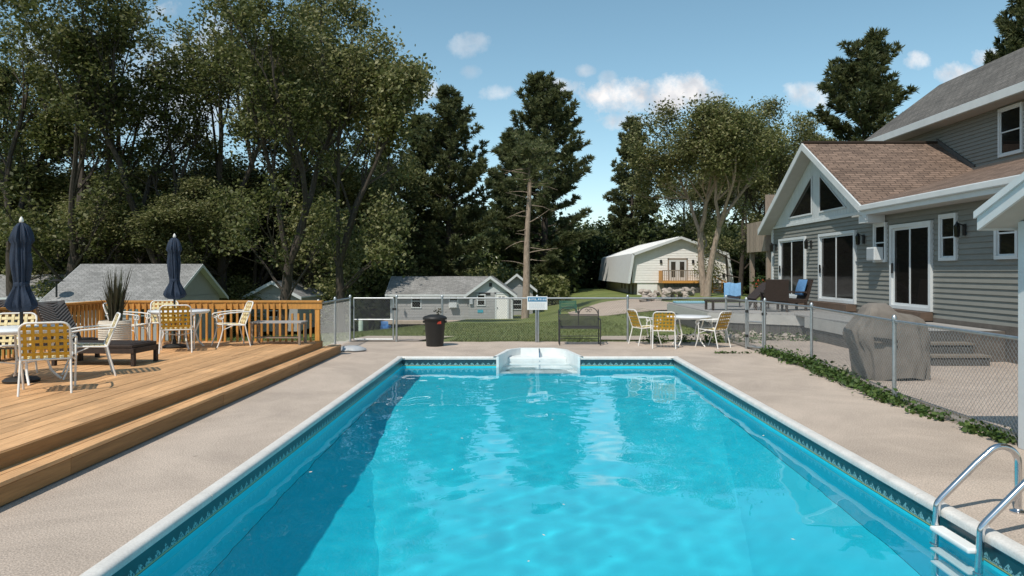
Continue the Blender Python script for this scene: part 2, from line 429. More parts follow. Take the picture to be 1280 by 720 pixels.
def water_mat():
    m = bpy.data.materials.new('pool_water'); m.use_nodes = True
    p = m.node_tree.nodes['Principled BSDF']
    p.inputs['Base Color'].default_value = (.93, .985, 1, 1); p.inputs['Roughness'].default_value = 0.0
    p.inputs['IOR'].default_value = 1.333; p.inputs['Transmission Weight'].default_value = 1.0
    MATS['water'] = m
water_mat()
# ------------------------------------------------------------------ ground
def sst(a, b, x):
    t = min(1, max(0, (x - a) / (b - a))); return t * t * (3 - 2 * t)
def gz(x, y):
    s = -.075 + .023 * sst(-9, -4, x) + .036 * sst(-1, 10, x)
    t0 = 18.3 + 11 * sst(4, 7, x)
    t = max(0, min(y, 62) - t0)
    z = s * t - .9 * sst(-8.9, -12, x) * sst(2, 6, y)
    z += .55 * math.exp(-(((x - 14.5) / 4.5) ** 2 + ((y - 56) / 6) ** 2))
    return z - .03
PX0, PX1, PY1, PY0 = -2.41, 3.06, 14.5, 2.6          # inside of the pool walls
CX0, CX1, CY0, CY1 = -4.6, 5.12, -4.0, 17.9          # concrete apron
xs = sorted(set([-700, -300, -150, -80, 700, 300, 150, 80] + [CX0 + .15, CX1 - .1] + [float(i) for i in range(-60, 61, 2)]))
ys = sorted(set([-120, -60, -30, 700, 300, 180, 130] + [CY0 + .15, CY1 - .15] + [float(i) for i in range(-16, 101, 2)] + [18.3, 19, 21]))
mb = MB(); idx = {}
for j, y in enumerate(ys):
    for i, x in enumerate(xs):
        idx[i, j] = len(mb.v); mb.v.append((x, y, gz(x, y)))
for j in range(len(ys) - 1):
    for i in range(len(xs) - 1):
        if xs[i] >= CX0 + .1 and xs[i + 1] <= CX1 - .05 and ys[j] >= CY0 + .1 and ys[j + 1] <= CY1 - .1: continue
        mb.f.append((idx[i, j], idx[i + 1, j], idx[i + 1, j + 1], idx[i, j + 1])); mb.mi.append(0)
mb.build('ground', MATS['lawn'], smooth=True, kind='structure')

def ground_strip(name, pts, mat, dz=.02, n=5):
    """sheet following the terrain between left and right edge polylines [(xl,yl,xr,yr)...]"""
    m = MB(); rows = []
    P = []
    for a, b in zip(pts[:-1], pts[1:]):
        for k in range(4): P.append(tuple(a[q] + (b[q] - a[q]) * k / 4 for q in range(4)))
    P.append(pts[-1])
    for xl, yl, xr, yr in P:
        row = []
        for i in range(n + 1):
            x = xl + (xr - xl) * i / n; y = yl + (yr - yl) * i / n
            row.append(len(m.v)); m.v.append((x, y, gz(x, y) + dz))
        rows.append(row)
    for r0, r1 in zip(rows[:-1], rows[1:]):
        for i in range(n): m.f.append((r0[i], r0[i + 1], r1[i + 1], r1[i])); m.mi.append(0)
    return m.build(name, mat, smooth=True, kind='structure')
ground_strip('gravel_drive', [(3.2, 47, 3.6, 56), (4.6, 39, 6.2, 57), (6.0, 35.5, 8.5, 55), (9.0, 34.0, 10.0, 46), (13, 33.0, 13, 40), (20, 32, 20, 39)], MATS['gravel'], .03, 8)
ground_strip('path', [(-4.4, 17.95, -2.6, 17.95), (-4.45, 20.8, -1.9, 20.6)], MATS['concrete'], .045, 2)
ground_strip('path', [(2.0, 18.6, 2.3, 20.6), (5.0, 18.3, 5.2, 20.2)], MATS['concrete'], .03, 2)

# ------------------------------------------------------------------ pool apron
SX0, SX1, SXB0, SXB1, SYB = -.50, 1.17, -.24, .91, 16.05       # stair recess at the far end
recess = [(SX0, PY1), (SXB0, SYB - .28), (SXB0 + .22, SYB), (SXB1 - .22, SYB), (SXB1, SYB - .28), (SX1, PY1)]
def outline(e):     # pool outline grown by e, without recess, small far-corner cuts
    k = .12
    return [(PX0 - e, PY0 - e), (PX1 + e, PY0 - e), (PX1 + e, PY1 + e - k), (PX1 + e - k, PY1 + e), (SX1 + .03, PY1 + e), (SXB1 + .03, SYB - .26), (SXB1 - .20, SYB + .04),
            (SXB0 + .20, SYB + .04), (SXB0 - .03, SYB - .26), (SX0 - .03, PY1 + e), (PX0 - e + k, PY1 + e), (PX0 - e, PY1 + e - k)]
def wav(seed):
    rr = random.Random(seed); ph = [rr.uniform(0, 6.3) for _ in range(4)]
    return lambda t: .05 * math.sin(t * 2.1 + ph[0]) + .03 * math.sin(t * 5.3 + ph[1]) + .02 * math.sin(t * 11 + ph[2])
w1 = wav(3)
outer = [(CX0, CY0), (CX1, CY0)] + [(CX1, CY1 - .6)] + [(x, CY1 + w1(x)) for x in np.linspace(CX1 - .3, -2.5, 40)] + [(-2.6, CY1 + .06), (CX0, CY1 + .06)]
hole = outline(.02)
tri = tessellate_polygon([[Vector((x, y, 0)) for x, y in outer], [Vector((x, y, 0)) for x, y in hole]])
mb = MB(); mb.v = [(x, y, 0.0) for x, y in outer] + [(x, y, 0.0) for x, y in hole]
mb.f = [tuple(t) for t in tri]; mb.mi = [0] * len(tri)
no_ = len(outer)
b0 = len(mb.v); mb.v += [(x, y, -.16) for x, y in outer]
for i in range(no_):
    j = (i + 1) % no_; mb.f.append((i, j, b0 + j, b0 + i)); mb.mi.append(0)
apron = mb.build('pool_deck', MATS['concrete'], kind='structure')

# ------------------------------------------------------------------ pool
pool = empty('swimming_pool', (.3, 8.5, 0), label='rectangular in-ground swimming pool with blue liner and white coping', cat='pool')
WZ = -.188
def loft(rings, close_bottom=True):
    m = MB(); n = len(rings[0])
    for r in rings: m.v += r
    for i in range(len(rings) - 1):
        for k in range(n):
            k2 = (k + 1) % n
            m.f.append((i * n + k, i * n + k2, (i + 1) * n + k2, (i + 1) * n + k)); m.mi.append(0)
    if close_bottom: m.f.append(tuple((len(rings) - 1) * n + k for k in range(n))); m.mi.append(0)
    return m
def rect(x0, x1, y0, y1, za, zb):   # zb far end, za near end
    return [(x0, y0, za), (x1, y0, za), (x1, y1, zb), (x0, y1, zb)]
# walls down to the floor break, shallow floor at the far end, hopper towards the camera
FZ = -1.25
ly = -.172                          # lower edge of the printed border
m = MB()
def wallquad(a, b, z0, z1): m.quad((a[0], a[1], z0), (b[0], b[1], z0), (b[0], b[1], z1), (a[0], a[1], z1))
P4 = [(PX0, PY0), (PX1, PY0), (PX1, PY1), (SX1, PY1)]
wallquad((PX0, PY0), (PX1, PY0), FZ, ly); wallquad((PX1, PY0), (PX1, PY1), FZ, ly); wallquad((PX0, PY1), (PX0, PY0), FZ, ly)
wallquad((PX1, PY1), (SX1 + .005, PY1), FZ, ly); wallquad((SX0 - .005, PY1), (PX0, PY1), FZ, ly); wallquad((SX1 + .005, PY1), (SX0 - .005, PY1), FZ, -1.0)
HY1, HY0, HX0, HX1, HZ = 5.7, 4.2, -1.12, 1.92, -2.3
B = 11.4
m.quad((PX0, PY1, FZ), (PX1, PY1, FZ), (PX1, B, FZ - .03), (PX0, B, FZ - .03))
m.quad((PX0, B, FZ - .03), (PX1, B, FZ - .03), (HX1, HY1, HZ), (HX0, HY1, HZ))
m.quad((PX0, B, FZ - .03), (HX0, HY1, HZ), (HX0, HY0, HZ), (PX0, PY0, FZ)); m.quad((PX1, B, FZ - .03), (PX1, PY0, FZ), (HX1, HY0, HZ), (HX1, HY1, HZ))
m.quad((PX0, PY0, FZ), (HX0, HY0, HZ), (HX1, HY0, HZ), (PX1, PY0, FZ)); m.quad((HX0, HY0, HZ), (HX0, HY1, HZ), (HX1, HY1, HZ), (HX1, HY0, HZ))
liner = m.build('liner', MATS['liner'], pool)
# printed border band
def band(segs, z0, z1, name, mat, parent):
    m = MB(); uvs = []
    for (a, b) in segs:
        L_ = math.dist(a, b); m.quad((a[0], a[1], z0), (b[0], b[1], z0), (b[0], b[1], z1), (a[0], a[1], z1))
        uvs += [(0, 0), (L_, 0), (L_, z1 - z0), (0, z1 - z0)]
    off = origin_of(parent)
    me = bpy.data.meshes.new(name); me.from_pydata([(x - off.x, y - off.y, z - off.z) for x, y, z in m.v], [], m.f); me.materials.append(mat)
    uvl = me.uv_layers.new(name='UVMap')
    for i, l in enumerate(me.loops): uvl.data[i].uv = uvs[l.vertex_index]
    o = bpy.data.objects.new(name, me); COL.objects.link(o); o.parent = parent
    return o
band([((PX0, PY0), (PX1, PY0)), ((PX1, PY0), (PX1, PY1)), ((PX1, PY1), (SX1 + .005, PY1)), ((SX0 - .005, PY1), (PX0, PY1)), ((PX0, PY1), (PX0, PY0))], ly, .005, 'printed_border', MATS['liner_border'], pool)
# coping: rounded white vinyl strips
def coping(a, b, nrm, w=.10):
    a = Vector((*a, 0)); b = Vector((*b, 0)); n = Vector((*nrm, 0))
    prof = [(-.012, -.03), (-.016, .008), (-.004, .024), (.02, .032), (w * .7, .030), (w, .022), (w, -.03)]
    m = MB(); k = len(prof)
    for p in (a, b):
        for (t, z) in prof: m.v.append(tuple(p + n * t + Vector((0, 0, z))))
    for i in range(k):
        j = (i + 1) % k; m.f.append((i, j, k + j, k + i)); m.mi.append(0)
    m.f += [tuple(range(k)), tuple(reversed(range(k, 2 * k)))]; m.mi += [0, 0]
    return m.build('coping', MATS['coping'], pool, smooth=True)
g = .004
for k in range(4):
    y0 = PY0 + (PY1 - PY0) * k / 4; y1 = PY0 + (PY1 - PY0) * (k + 1) / 4
    coping((PX0, y0 + g), (PX0, y1 - g), (-1, 0)); coping((PX1, y0 + g), (PX1, y1 - g), (1, 0))
coping((PX0 - .10, PY1), (SX0 - .005, PY1), (0, 1)); coping((SX1 + .005, PY1), (PX1 + .10, PY1), (0, 1)); coping((PX0 - .1, PY0), (PX1 + .1, PY0), (0, -1))
# white moulded stairs in the recess
st = empty('pool_stairs', (.33, 15.2, 0), label='white moulded entry stairs set into the far end of the pool', cat='stairs')
m = MB(); n = len(recess)
lip = [(SX0 - .07, PY1 - .02), (SXB0 - .09, SYB - .24), (SXB0 + .18, SYB + .09), (SXB1 - .18, SYB + .09), (SXB1 + .09, SYB - .24), (SX1 + .07, PY1 - .02)]
for ring, z in ((lip, -.03), (lip, .034), ([(x * .97 + .01, y * .998 + .01) for x, y in lip], .040), (recess, .037), (recess, -.95)):
    m.v += [(x, y, z) for x, y in ring]
for i in range(4):
    for k in range(n - 1): m.f.append((i * n + k, i * n + k + 1, (i + 1) * n + k + 1, (i + 1) * n + k)); m.mi.append(0)
m.build('surround', MATS['stair_white'], st, smooth=True)
tr = [(SYB - .55, SYB, -.11), (SYB - .85, SYB - .55, -.34), (SYB - 1.13, SYB - .85, -.60), (PY1 + .01, SYB - 1.13, -.88)]
for (ya, yb, z) in tr:
    def xe(y):
        f = min(1, (y - PY1) / (SYB - .28 - PY1)); return SX0 + (SXB0 - SX0) * f, SX1 + (SXB1 - SX1) * f
    a0, a1 = xe(ya)
    poly = [(a0, ya, z), (a1, ya, z)]
    if yb == SYB: poly += [(SXB1, SYB - .28, z), (SXB1 - .22, SYB, z), (SXB0 + .22, SYB, z), (SXB0, SYB - .28, z)]
    else:
        c0, c1 = xe(yb); poly += [(c1, yb, z), (c0, yb, z)]
    MB().slab(poly, (0, 0, -.28)).build('tread', MATS['stair_white'], st, bevel=.02)
for sx, ang in ((SX0, 0), (SX1 - .035, 0)):
    box(sx - .01, sx + .045, PY1 - .03, PY1 + .01, -.9, .03).build('face_plate', MATS['stair_white'], st, bevel=.008)
# handrail anchors on the stairs
hr = MB(); hr.tube([(.39, 16.0, .02), (.39, 15.75, .03), (.39, 15.55, -.02), (.39, 15.5, -.25)], .018, 8)
hr.build('anchor_strap', MATS['steel'], st, smooth=True)

# ------------------------------------------------------------------ water
nx, ny = 190, 420
X = np.linspace(PX0 + .001, PX1 - .001, nx); Y = np.linspace(PY0 + .001, PY1 - .001, ny)
XX, YY = np.meshgrid(X, Y)
def fbm(XX, YY, seed):
    r = np.random.default_rng(seed); Z = np.zeros_like(XX)
    for f, a, n_ in ((1.6, .0030, 6), (3.4, .0020, 8), (7.0, .0014, 10), (14.0, .00055, 12), (26.0, .00020, 10)):
        for _ in range(n_):
            th = r.uniform(0, 2 * math.pi); k = f * r.uniform(.7, 1.35)
            Z += a / math.sqrt(n_) * np.sin(k * (XX * math.cos(th) + YY * math.sin(th)) + r.uniform(0, 6.28))
    return Z
env = .55 + .45 * np.sin(XX * .9 + 1.3 * np.sin(YY * .5 + 1)) * np.sin(YY * .55 + .7)
ZZ = WZ + fbm(XX, YY, 5) * (0.5 + .9 * np.clip(env, 0, 1))
mb = MB(); mb.v = [(float(a), float(b), float(c)) for a, b, c in zip(XX.ravel(), YY.ravel(), ZZ.ravel())]
mb.f = [(j * nx + i, j * nx + i + 1, (j + 1) * nx + i + 1, (j + 1) * nx + i) for j in range(ny - 1) for i in range(nx - 1)]
# the sheet carries on over the stairs
base = len(mb.v)
rc = [(SX1 - .002, PY1 - .0005), (SXB1 - .01, SYB - .62), (SXB0 + .01, SYB - .62), (SX0 + .002, PY1 - .0005)]
mb.v += [(x, y, WZ) for x, y in rc]; mb.f.append((base, base + 1, base + 2, base + 3))
mb.mi = [0] * len(mb.f)
me = bpy.data.meshes.new('water'); me.from_pydata(mb.v, [], mb.f); me.materials.append(MATS['water'])
me.polygons.foreach_set('use_smooth', [True] * len(me.polygons)); me.update()
water = bpy.data.objects.new('water', me); COL.objects.link(water); tag(water, kind='structure')
try:
    water.cycles.is_caustics_caster = True; liner.cycles.is_caustics_receiver = True
    for o in st.children: o.cycles.is_caustics_receiver = True
    for o in pool.children: o.cycles.is_caustics_receiver = True
except Exception as e:
    print('caustics flags', e)

# drifting bits on the water
n = 26
fx = RNG.uniform(PX0 + .2, PX1 - .2, n); fy = RNG.uniform(3.2, 13.5, n)
v = leaves(np.stack([fx, fy, np.full(n, WZ + .012)], 1), .035); v[:, 2] = WZ + .010 + (v[:, 2] - WZ - .012) * .1
o = bpy.data.objects.new('floating_leaves', from_quads('floating_leaves', v, MATS['pot'])); COL.objects.link(o); tag(o, 'tiny pale leaf bits floating on the pool', 'leaves', kind='stuff')
# ------------------------------------------------------------------ the house
HX = 9.3
house = empty('house', (HX, 18, 0), label='grey-green sided lodge with gabled wing, white trim and brown shingle roof', cat='house')
def uvslab(name, poly, th, mats, parent, udir, vdir):
    """roof slab with UVs in metres; top face = mats[0], rest = mats[1]"""
    m = MB().slab(poly, th); off = origin_of(parent)
    me = bpy.data.meshes.new(name); me.from_pydata([(x - off.x, y - off.y, z - off.z) for x, y, z in m.v], [], m.f)
    for q in mats: me.materials.append(q)
    U_, V_ = Vector(udir).normalized(), Vector(vdir).normalized()
    uvl = me.uv_layers.new(name='UVMap')
    for i, l in enumerate(me.loops):
        p = Vector(m.v[l.vertex_index]); uvl.data[i].uv = (p.dot(U_), p.dot(V_))
    for i, p in enumerate(me.polygons): p.material_index = 0 if i == 0 else 1
    bm = bmesh.new(); bm.from_mesh(me); bmesh.ops.recalc_face_normals(bm, faces=bm.faces); bm.to_mesh(me); bm.free()
    o = bpy.data.objects.new(name, me); COL.objects.link(o); o.parent = parent
    return o
# wall core
box(HX + .03, HX + 8.6, 9.0, 26.7, .0, 3.36).build('wall', MATS['siding'], house)
box(HX - .01, HX + .03, 9.0, 26.72, .0, .70).build('foundation', MATS['foundation'], house)
OPEN = []   # (y0,y1,z0,z1)
doors = [(16.30, 18.12), (20.02, 22.48), (23.55, 25.95)]
wins = [(18.32, 18.98), (15.36, 16.0), (13.45, 14.12), (11.2, 12.0)]
for a, b in doors: OPEN.append((a - .02, b + .02, .78, 2.94))
for a, b in wins: OPEN.append((a, b, 1.98, 3.0))
def siding_x(parent, X0, y0, y1, z0, z1, opens, mat, step=.118, sgn=-1):
    z = z0
    while z < z1 - .02:
        zt = min(z + step, z1)
        iv = [(y0, y1)]
        for a, b, c, d in opens:
            if d > z + .03 and c < zt - .03:
                nv = []
                for p, q in iv:
                    if b <= p or a >= q: nv.append((p, q)); continue
                    if a > p: nv.append((p, a))
                    if b < q: nv.append((b, q))
                iv = nv
        for p, q in iv:
            if q - p < .03: continue
            o0, o1 = X0 + sgn * .032, X0 + sgn * .002; bk = X0 - sgn * .004
            MB().hexa([(o0, p, z - .008), (bk, p, z - .008), (bk, q, z - .008), (o0, q, z - .008), (o1, p, zt), (bk, p, zt), (bk, q, zt), (o1, q, zt)]).build('siding_board', mat, parent)
        z = zt
siding_x(house, HX + .03, 9.0, 26.68, .70, 3.36, OPEN, MATS['siding'])
box(HX - .03, HX + .10, 26.60, 26.74, .70, 3.36).build('corner_trim', MATS['trim'], house)
def frame_x(X0, y0, y1, z0, z1, w, d0, d1):
    m = MB(); a, b = X0 - d0, X0 + d1
    m.box(a, b, y0, y1, z1 - w, z1); m.box(a, b, y0, y1, z0, z0 + w); m.box(a, b, y0, y0 + w, z0 + w, z1 - w); m.box(a, b, y1 - w, y1, z0 + w, z1 - w)
    return m
def slider(parent, X0, y0, y1, z0=.83, z1=2.90):
    f = frame_x(X0, y0, y1, z0, z1, .085, .05, .03).build('sliding_door', MATS['trim'], parent)
    ym = (y0 + y1) / 2
    for (a, b, dx) in ((y0 + .085, ym + .03, .022), (ym - .03, y1 - .085, -.010)):
        frame_x(X0 - dx + .015, a, b, z0 + .085, z1 - .085, .055, .016, .010).build('door_leaf', MATS['trim'], f)
        box(X0 - dx + .010, X0 - dx + .016, a + .05, b - .05, z0 + .13, z1 - .13).build('pane', MATS['glass'], f)
    box(X0 - .075, X0 - .03, y1 - .16, y1 - .13, 1.7, 1.95).build('handle', MATS['black_metal'], f)
    box(X0 - .30, X0 - .02, y0 - .05, y1 + .05, z0 - .20, z0 - .012).build('door_step', MATS['brown_door'], parent)
    return f
for a, b in doors: slider(house, HX, a, b)
def sash(parent, X0, y0, y1, z0, z1, ac=False):
    f = frame_x(X0, y0, y1, z0, z1, .07, .045, .03).build('window', MATS['trim'], parent)
    zm = (z0 + z1) / 2
    for (a, b, dx) in ((z0 + .07, zm + .02, .0), (zm - .02, z1 - .07, .012)):
        frame_x(X0 + .012 - dx, y0 + .07, y1 - .07, a, b, .032, .018, .008).build('sash', MATS['trim'], f)
        box(X0 + .004 - dx, X0 + .010 - dx, y0 + .10, y1 - .10, a + .03, b - .03).build('pane', MATS['glass'], f)
    return f
for a, b in wins: sash(house, HX, a, b, 1.98, 3.0)
ac = empty('air_conditioner', (HX - .2, 18.65, 2.0), label='small white window air conditioner jutting from the lodge wall', cat='air conditioner')
box(HX - .27, HX - .03, 18.44, 18.86, 2.03, 2.37).build('case', MATS['trim'], ac, bevel=.015)
for k in range(9): box(HX - .282, HX - .27, 18.47, 18.83, 2.06 + k * .032, 2.075 + k * .032).build('grille_slat', MATS['sign_grey'], ac)
def lantern(y, z):
    m = MB(); m.box(HX - .03, HX - .005, y - .05, y + .05, z - .12, z + .12); m.bar((HX - .02, y, z + .08), (HX - .16, y, z + .14), .02, .02)
    l = m.build('wall_lantern', MATS['black_metal'], house)
    c = MB(); c.lathe([(.03, -.16), (.06, -.14), (.07, .08), (.03, .14), (.008, .18)], 6, (HX - .17, y, z)); c.build('lantern_glass', MATS['glass'], l)
for y in (15.1, 19.55, 23.1, 26.3): lantern(y, 2.62)
# gable face of the wing: white vertical boards
YR, ZR, SL = 22.7, 5.80, .59           # ridge y, ridge z, slope
GY0, GY1 = 19.35, 26.72
XG = HX - .02
def ztop(y): return ZR - .24 - SL * abs(y - YR)
tw = [[(21.15, 3.62), (22.45, 3.62), (22.45, 4.78), (22.3, 4.78)], [(22.95, 3.62), (25.25, 3.62), (23.05, 4.78), (22.95, 4.78)]]
y = GY0
while y < GY1 - .01:
    y2 = min(y + .2, GY1)
    za, zb = ztop(y + .006), ztop(y2 - .006)
    if max(za, zb) > 3.38:
        za = max(za, 3.375); zb = max(zb, 3.375)
        MB().slab([(XG, y + .006, 3.36), (XG, y2 - .006, 3.36), (XG, y2 - .006, zb), (XG, y + .006, za)], (.05, 0, 0)).build('gable_board', MATS['white_board'], house)
    y = y2
MB().slab([(XG + .02, GY0, 3.36), (XG + .02, GY1, 3.36), (XG + .02, YR, ztop(YR))], (.2, 0, 0)).build('gable_core', MATS['white_board'], house)
box(HX - .05, HX + .0, GY0, GY1, 3.30, 3.38).build('gable_sill', MATS['trim'], house)
def poly_frame(poly, X0, w, mat, name, parent):
    c = Vector((sum(p[0] for p in poly) / len(poly), sum(p[1] for p in poly) / len(poly)))
    m = MB(); n = len(poly)
    for i in range(n):
        a = Vector(poly[i]); b = Vector(poly[(i + 1) % n])
        ai = a + (c - a) * w; bi = b + (c - b) * w
        m.slab([(X0, a.x, a.y), (X0, b.x, b.y), (X0, bi.x, bi.y), (X0, ai.x, ai.y)], (.04, 0, 0))
    return m.build(name, mat, parent)
for poly in ([(20.55, 3.56), (22.42, 3.56), (22.42, 4.72), (22.36, 4.72)], [(22.98, 3.56), (25.05, 3.56), (23.04, 4.78), (22.98, 4.78)]):
    f = poly_frame(poly, XG - .03, .09, MATS['trim'], 'gable_window', house)
    MB().slab([(XG - .012, a, b) for a, b in poly], (.01, 0, 0)).build('pane', MATS['glass'], f)
# roofs
RX = HX - .45
XU = 13.1
TH = .10
mats_b = [MATS['shingle_brown'], MATS['trim']]
def sh(x): return 3.47 + .287 * (x - RX)
def yv(x): return YR - (ZR - sh(x)) / SL
nz_ = Vector((0, -SL, 1)).normalized()
uvslab('roof_slope', [(RX, yv(RX), sh(RX)), (XU, yv(XU), sh(XU)), (XU, YR, ZR), (RX, YR, ZR)], (0, 0, -TH), mats_b, house, (1, 0, 0), (0, 1, SL))
uvslab('roof_slope', [(RX, YR, ZR), (18, YR, ZR), (18, 26.85, ZR - SL * 4.15), (RX, 26.85, ZR - SL * 4.15)], (0, 0, -TH), mats_b, house, (1, 0, 0), (0, -1, SL))
uvslab('roof_slope', [(RX, 8.6, sh(RX)), (XU, 8.6, sh(XU)), (XU, yv(XU), sh(XU)), (RX, yv(RX), sh(RX))], (0, 0, -TH), mats_b, house, (0, 1, 0), (1, 0, .287))
box(RX - .0, XU, YR - .12, YR + .12, ZR - .02, ZR + .035).build('ridge_cap', MATS['shingle_brown'], house)
# fascia, soffit and rake boards
box(RX - .035, RX - .004, 8.6, 18.75, 3.20, 3.44).build('fascia', MATS['trim'], house)
box(RX - .11, RX - .036, 8.6, 18.72, 3.31, 3.45).build('gutter', MATS['trim'], house, bevel=.02)
box(RX - .003, HX + .02, 8.6, 19.3, 3.19, 3.23).build('soffit', MATS['soffit'], house)
def rake(y0, z0, y1, z1, name='rake_board', h=.21):
    MB().slab([(RX - .03, y0, z0 - .02), (RX - .03, y1, z1 - .02), (RX - .03, y1, z1 - h - .02), (RX - .03, y0, z0 - h - .02)], (.032, 0, 0)).build(name, MATS['trim'], house)
    MB().slab([(RX + .003, y0, z0 - h), (RX + .003, y1, z1 - h), (RX + .003, y1, z1 - h - .02), (RX + .003, y0, z0 - h - .02)], (.47, 0, 0)).build('rake_soffit', MATS['soffit'], house)
rake(YR, ZR, 18.45, ZR - SL * (YR - 18.45)); rake(YR, ZR, 26.9, ZR - SL * 4.2)
box(RX + .0, HX + .0, 18.42, 18.9, 3.0, 3.20).build('eave_return', MATS['trim'], house)
# upper storey
box(XU + .03, 18.0, 9.0, 26.2, 3.3, 6.42).build('upper_wall', MATS['siding'], house)
uo = [(18.8, 19.75, 4.86, 6.18), (14.0, 15.0, 4.86, 6.18)]
siding_x(house, XU + .03, 9.0, 26.18, 4.3, 6.42, uo, MATS['siding'], .11)
for a, b, c, d in uo: sash(house, XU, a, b, c, d)
UX, UZ, RX2, RZ2 = 12.55, 6.50, 15.4, 8.62
mats_g = [MATS['shingle_grey'], MATS['trim']]
uvslab('upper_roof_slope', [(UX, 8.6, UZ), (RX2, 8.6, RZ2), (RX2, 26.55, RZ2), (UX, 26.55, UZ)], (0, 0, -TH), mats_g, house, (0, 1, 0), (1, 0, .75))
uvslab('upper_roof_slope', [(RX2, 8.6, RZ2), (18.3, 8.6, UZ), (18.3, 26.55, UZ), (RX2, 26.55, RZ2)], (0, 0, -TH), mats_g, house, (0, 1, 0), (-1, 0, .75))
MB().slab([(UX + .5, 26.2, 6.42), (18, 26.2, 6.42), (RX2, 26.2, RZ2 - .12)], (0, -.3, 0)).build('upper_gable', MATS['siding'], house)
box(UX - .035, UX - .003, 8.6, 26.55, 6.26, 6.48).build('upper_fascia', MATS['trim'], house)
box(UX - .002, XU + .03, 8.6, 26.4, 6.24, 6.28).build('upper_soffit', MATS['soffit'], house)
MB().tube([(14.9, 21.2, 8.0), (14.9, 21.2, 8.66)], .055, 10).build('vent_pipe', MATS['trim'], house, smooth=True)
# flashing where the roofs meet the upper wall
MB().bar((XU - .02, yv(XU), sh(XU) + .04), (XU - .02, YR, ZR + .04), .05, .16).build('flashing', MATS['skirt_dark'], house)
MB().bar((XU - .02, 8.6, sh(XU) + .02), (XU - .02, yv(XU), sh(XU) + .02), .05, .07).build('flashing', MATS['skirt_dark'], house)
# weathered balcony on the far side
bal = box(9.15, 11.2, 27.0, 29.2, 2.52, 2.66).build('balcony', MATS['weathered'], house)
for k in range(9): box(9.15 + k * .228, 9.15 + k * .228 + .20, 26.97, 27.0, 2.50, 3.66).build('balcony_plank', MATS['weathered'], bal)
for k in range(9): box(9.12, 9.15, 27.02 + k * .24, 27.02 + k * .24 + .21, 2.50, 3.66).build('balcony_plank', MATS['weathered'], bal)
for (px, py) in ((9.3, 27.1), (10.6, 27.1), (9.3, 29.05)): box(px - .08, px + .08, py - .08, py + .08, -.05, 2.52).build('balcony_post', MATS['weathered'], bal)
box(9.1, 11.2, 26.93, 27.03, 3.66, 3.72).build('balcony_rail', MATS['weathered'], bal)
box(9.55, 10.0, 28.2, 28.24, 3.66, 4.75).build('balcony_screen', MATS['weathered'], bal)

# ------------------------------------------------------------------ porch at the right
porch = empty('porch', (4.95, 7.0, 0), label='white porch roof corner on a square white post beside the pool ladder', cat='porch')
PXR, PYE, PZE, PYM, PSL = 4.61, 7.22, 2.33, 4.6, .42
pz = lambda y: PZE + PSL * (PYE - y)
uvslab('roof_slope', [(PXR, PYE, PZE), (9.0, PYE, PZE), (9.0, PYM, pz(PYM)), (PXR, PYM, pz(PYM))], (0, 0, -.07), mats_b, porch, (1, 0, 0), (0, -1, PSL))
uvslab('roof_slope', [(PXR, PYM, pz(PYM)), (9.0, PYM, pz(PYM)), (9.0, 2 * PYM - PYE, PZE), (PXR, 2 * PYM - PYE, PZE)], (0, 0, -.07), mats_b, porch, (1, 0, 0), (0, 1, PSL))
for s in (1, -1):
    ye = PYM + s * (PYE - PYM) + s * .02
    MB().slab([(PXR - .03, ye, PZE - .02), (PXR - .03, PYM, pz(PYM) - .02), (PXR - .03, PYM, pz(PYM) - .17), (PXR - .03, ye, PZE - .17)], (.028, 0, 0)).build('rake_board', MATS['trim'], porch)
    MB().slab([(PXR - .055, ye + s * .02, PZE + .02), (PXR - .055, PYM, pz(PYM) + .02), (PXR - .055, PYM, pz(PYM) - .05), (PXR - .055, ye + s * .02, PZE - .05)], (.024, 0, 0)).build('drip_board', MATS['trim'], porch)
    box(PXR, 9.0, min(ye, ye + s * .03), max(ye, ye + s * .03), PZE - .17, PZE - .015).build('fascia', MATS['trim'], porch)
    MB().slab([(PXR, ye, PZE - .15), (9.0, ye, PZE - .15), (9.0, PYM, pz(PYM) - .15), (PXR, PYM, pz(PYM) - .15)], (0, 0, .02)).build('soffit', MATS['soffit'], porch)
    yp = PYM + s * (7.05 - PYM)
    box(4.91, 5.06, yp - .075, yp + .075, .0, pz(7.05) - .16).build('post', MATS['trim'], porch, bevel=.006)

# ------------------------------------------------------------------ patio and house deck
patio = MB().slab([(5.25, -4, .01), (HX, -4, .01), (HX, 26, .01), (5.4, 26, .01), (5.4, 20, .01)], (0, 0, -.14)).build('patio', MATS['patio'], kind='structure')
hd = empty('house_deck', (7.5, 19, 0), label='low grey timber deck with dark plank skirt along the lodge', cat='deck')
DZ = .60
poly = [(5.35, 26.3), (5.35, 20.6), (8.1, 18.75), (8.1, 18.6), (7.35, 18.6), (7.35, 13.85), (HX - .02, 13.85), (HX - .02, 26.3)]
def clipx(x):   # y-range of deck at given x
    if x < 5.35: return None
    if x < 7.35: return (20.6 + (18.75 - 20.6) * (x - 5.35) / (8.1 - 5.35), 26.3)
    return (13.85, 26.3)
x = 5.36
while x < HX - .12:
    w = .142
    a = clipx(x); b = clipx(x + w)
    MB().slab([(x, a[0], DZ), (x + w, b[0], DZ), (x + w, 26.3, DZ), (x, 26.3, DZ)], (0, 0, -.035)).build('deck_board', MATS['deck_grey'], hd)
    x += w + .008
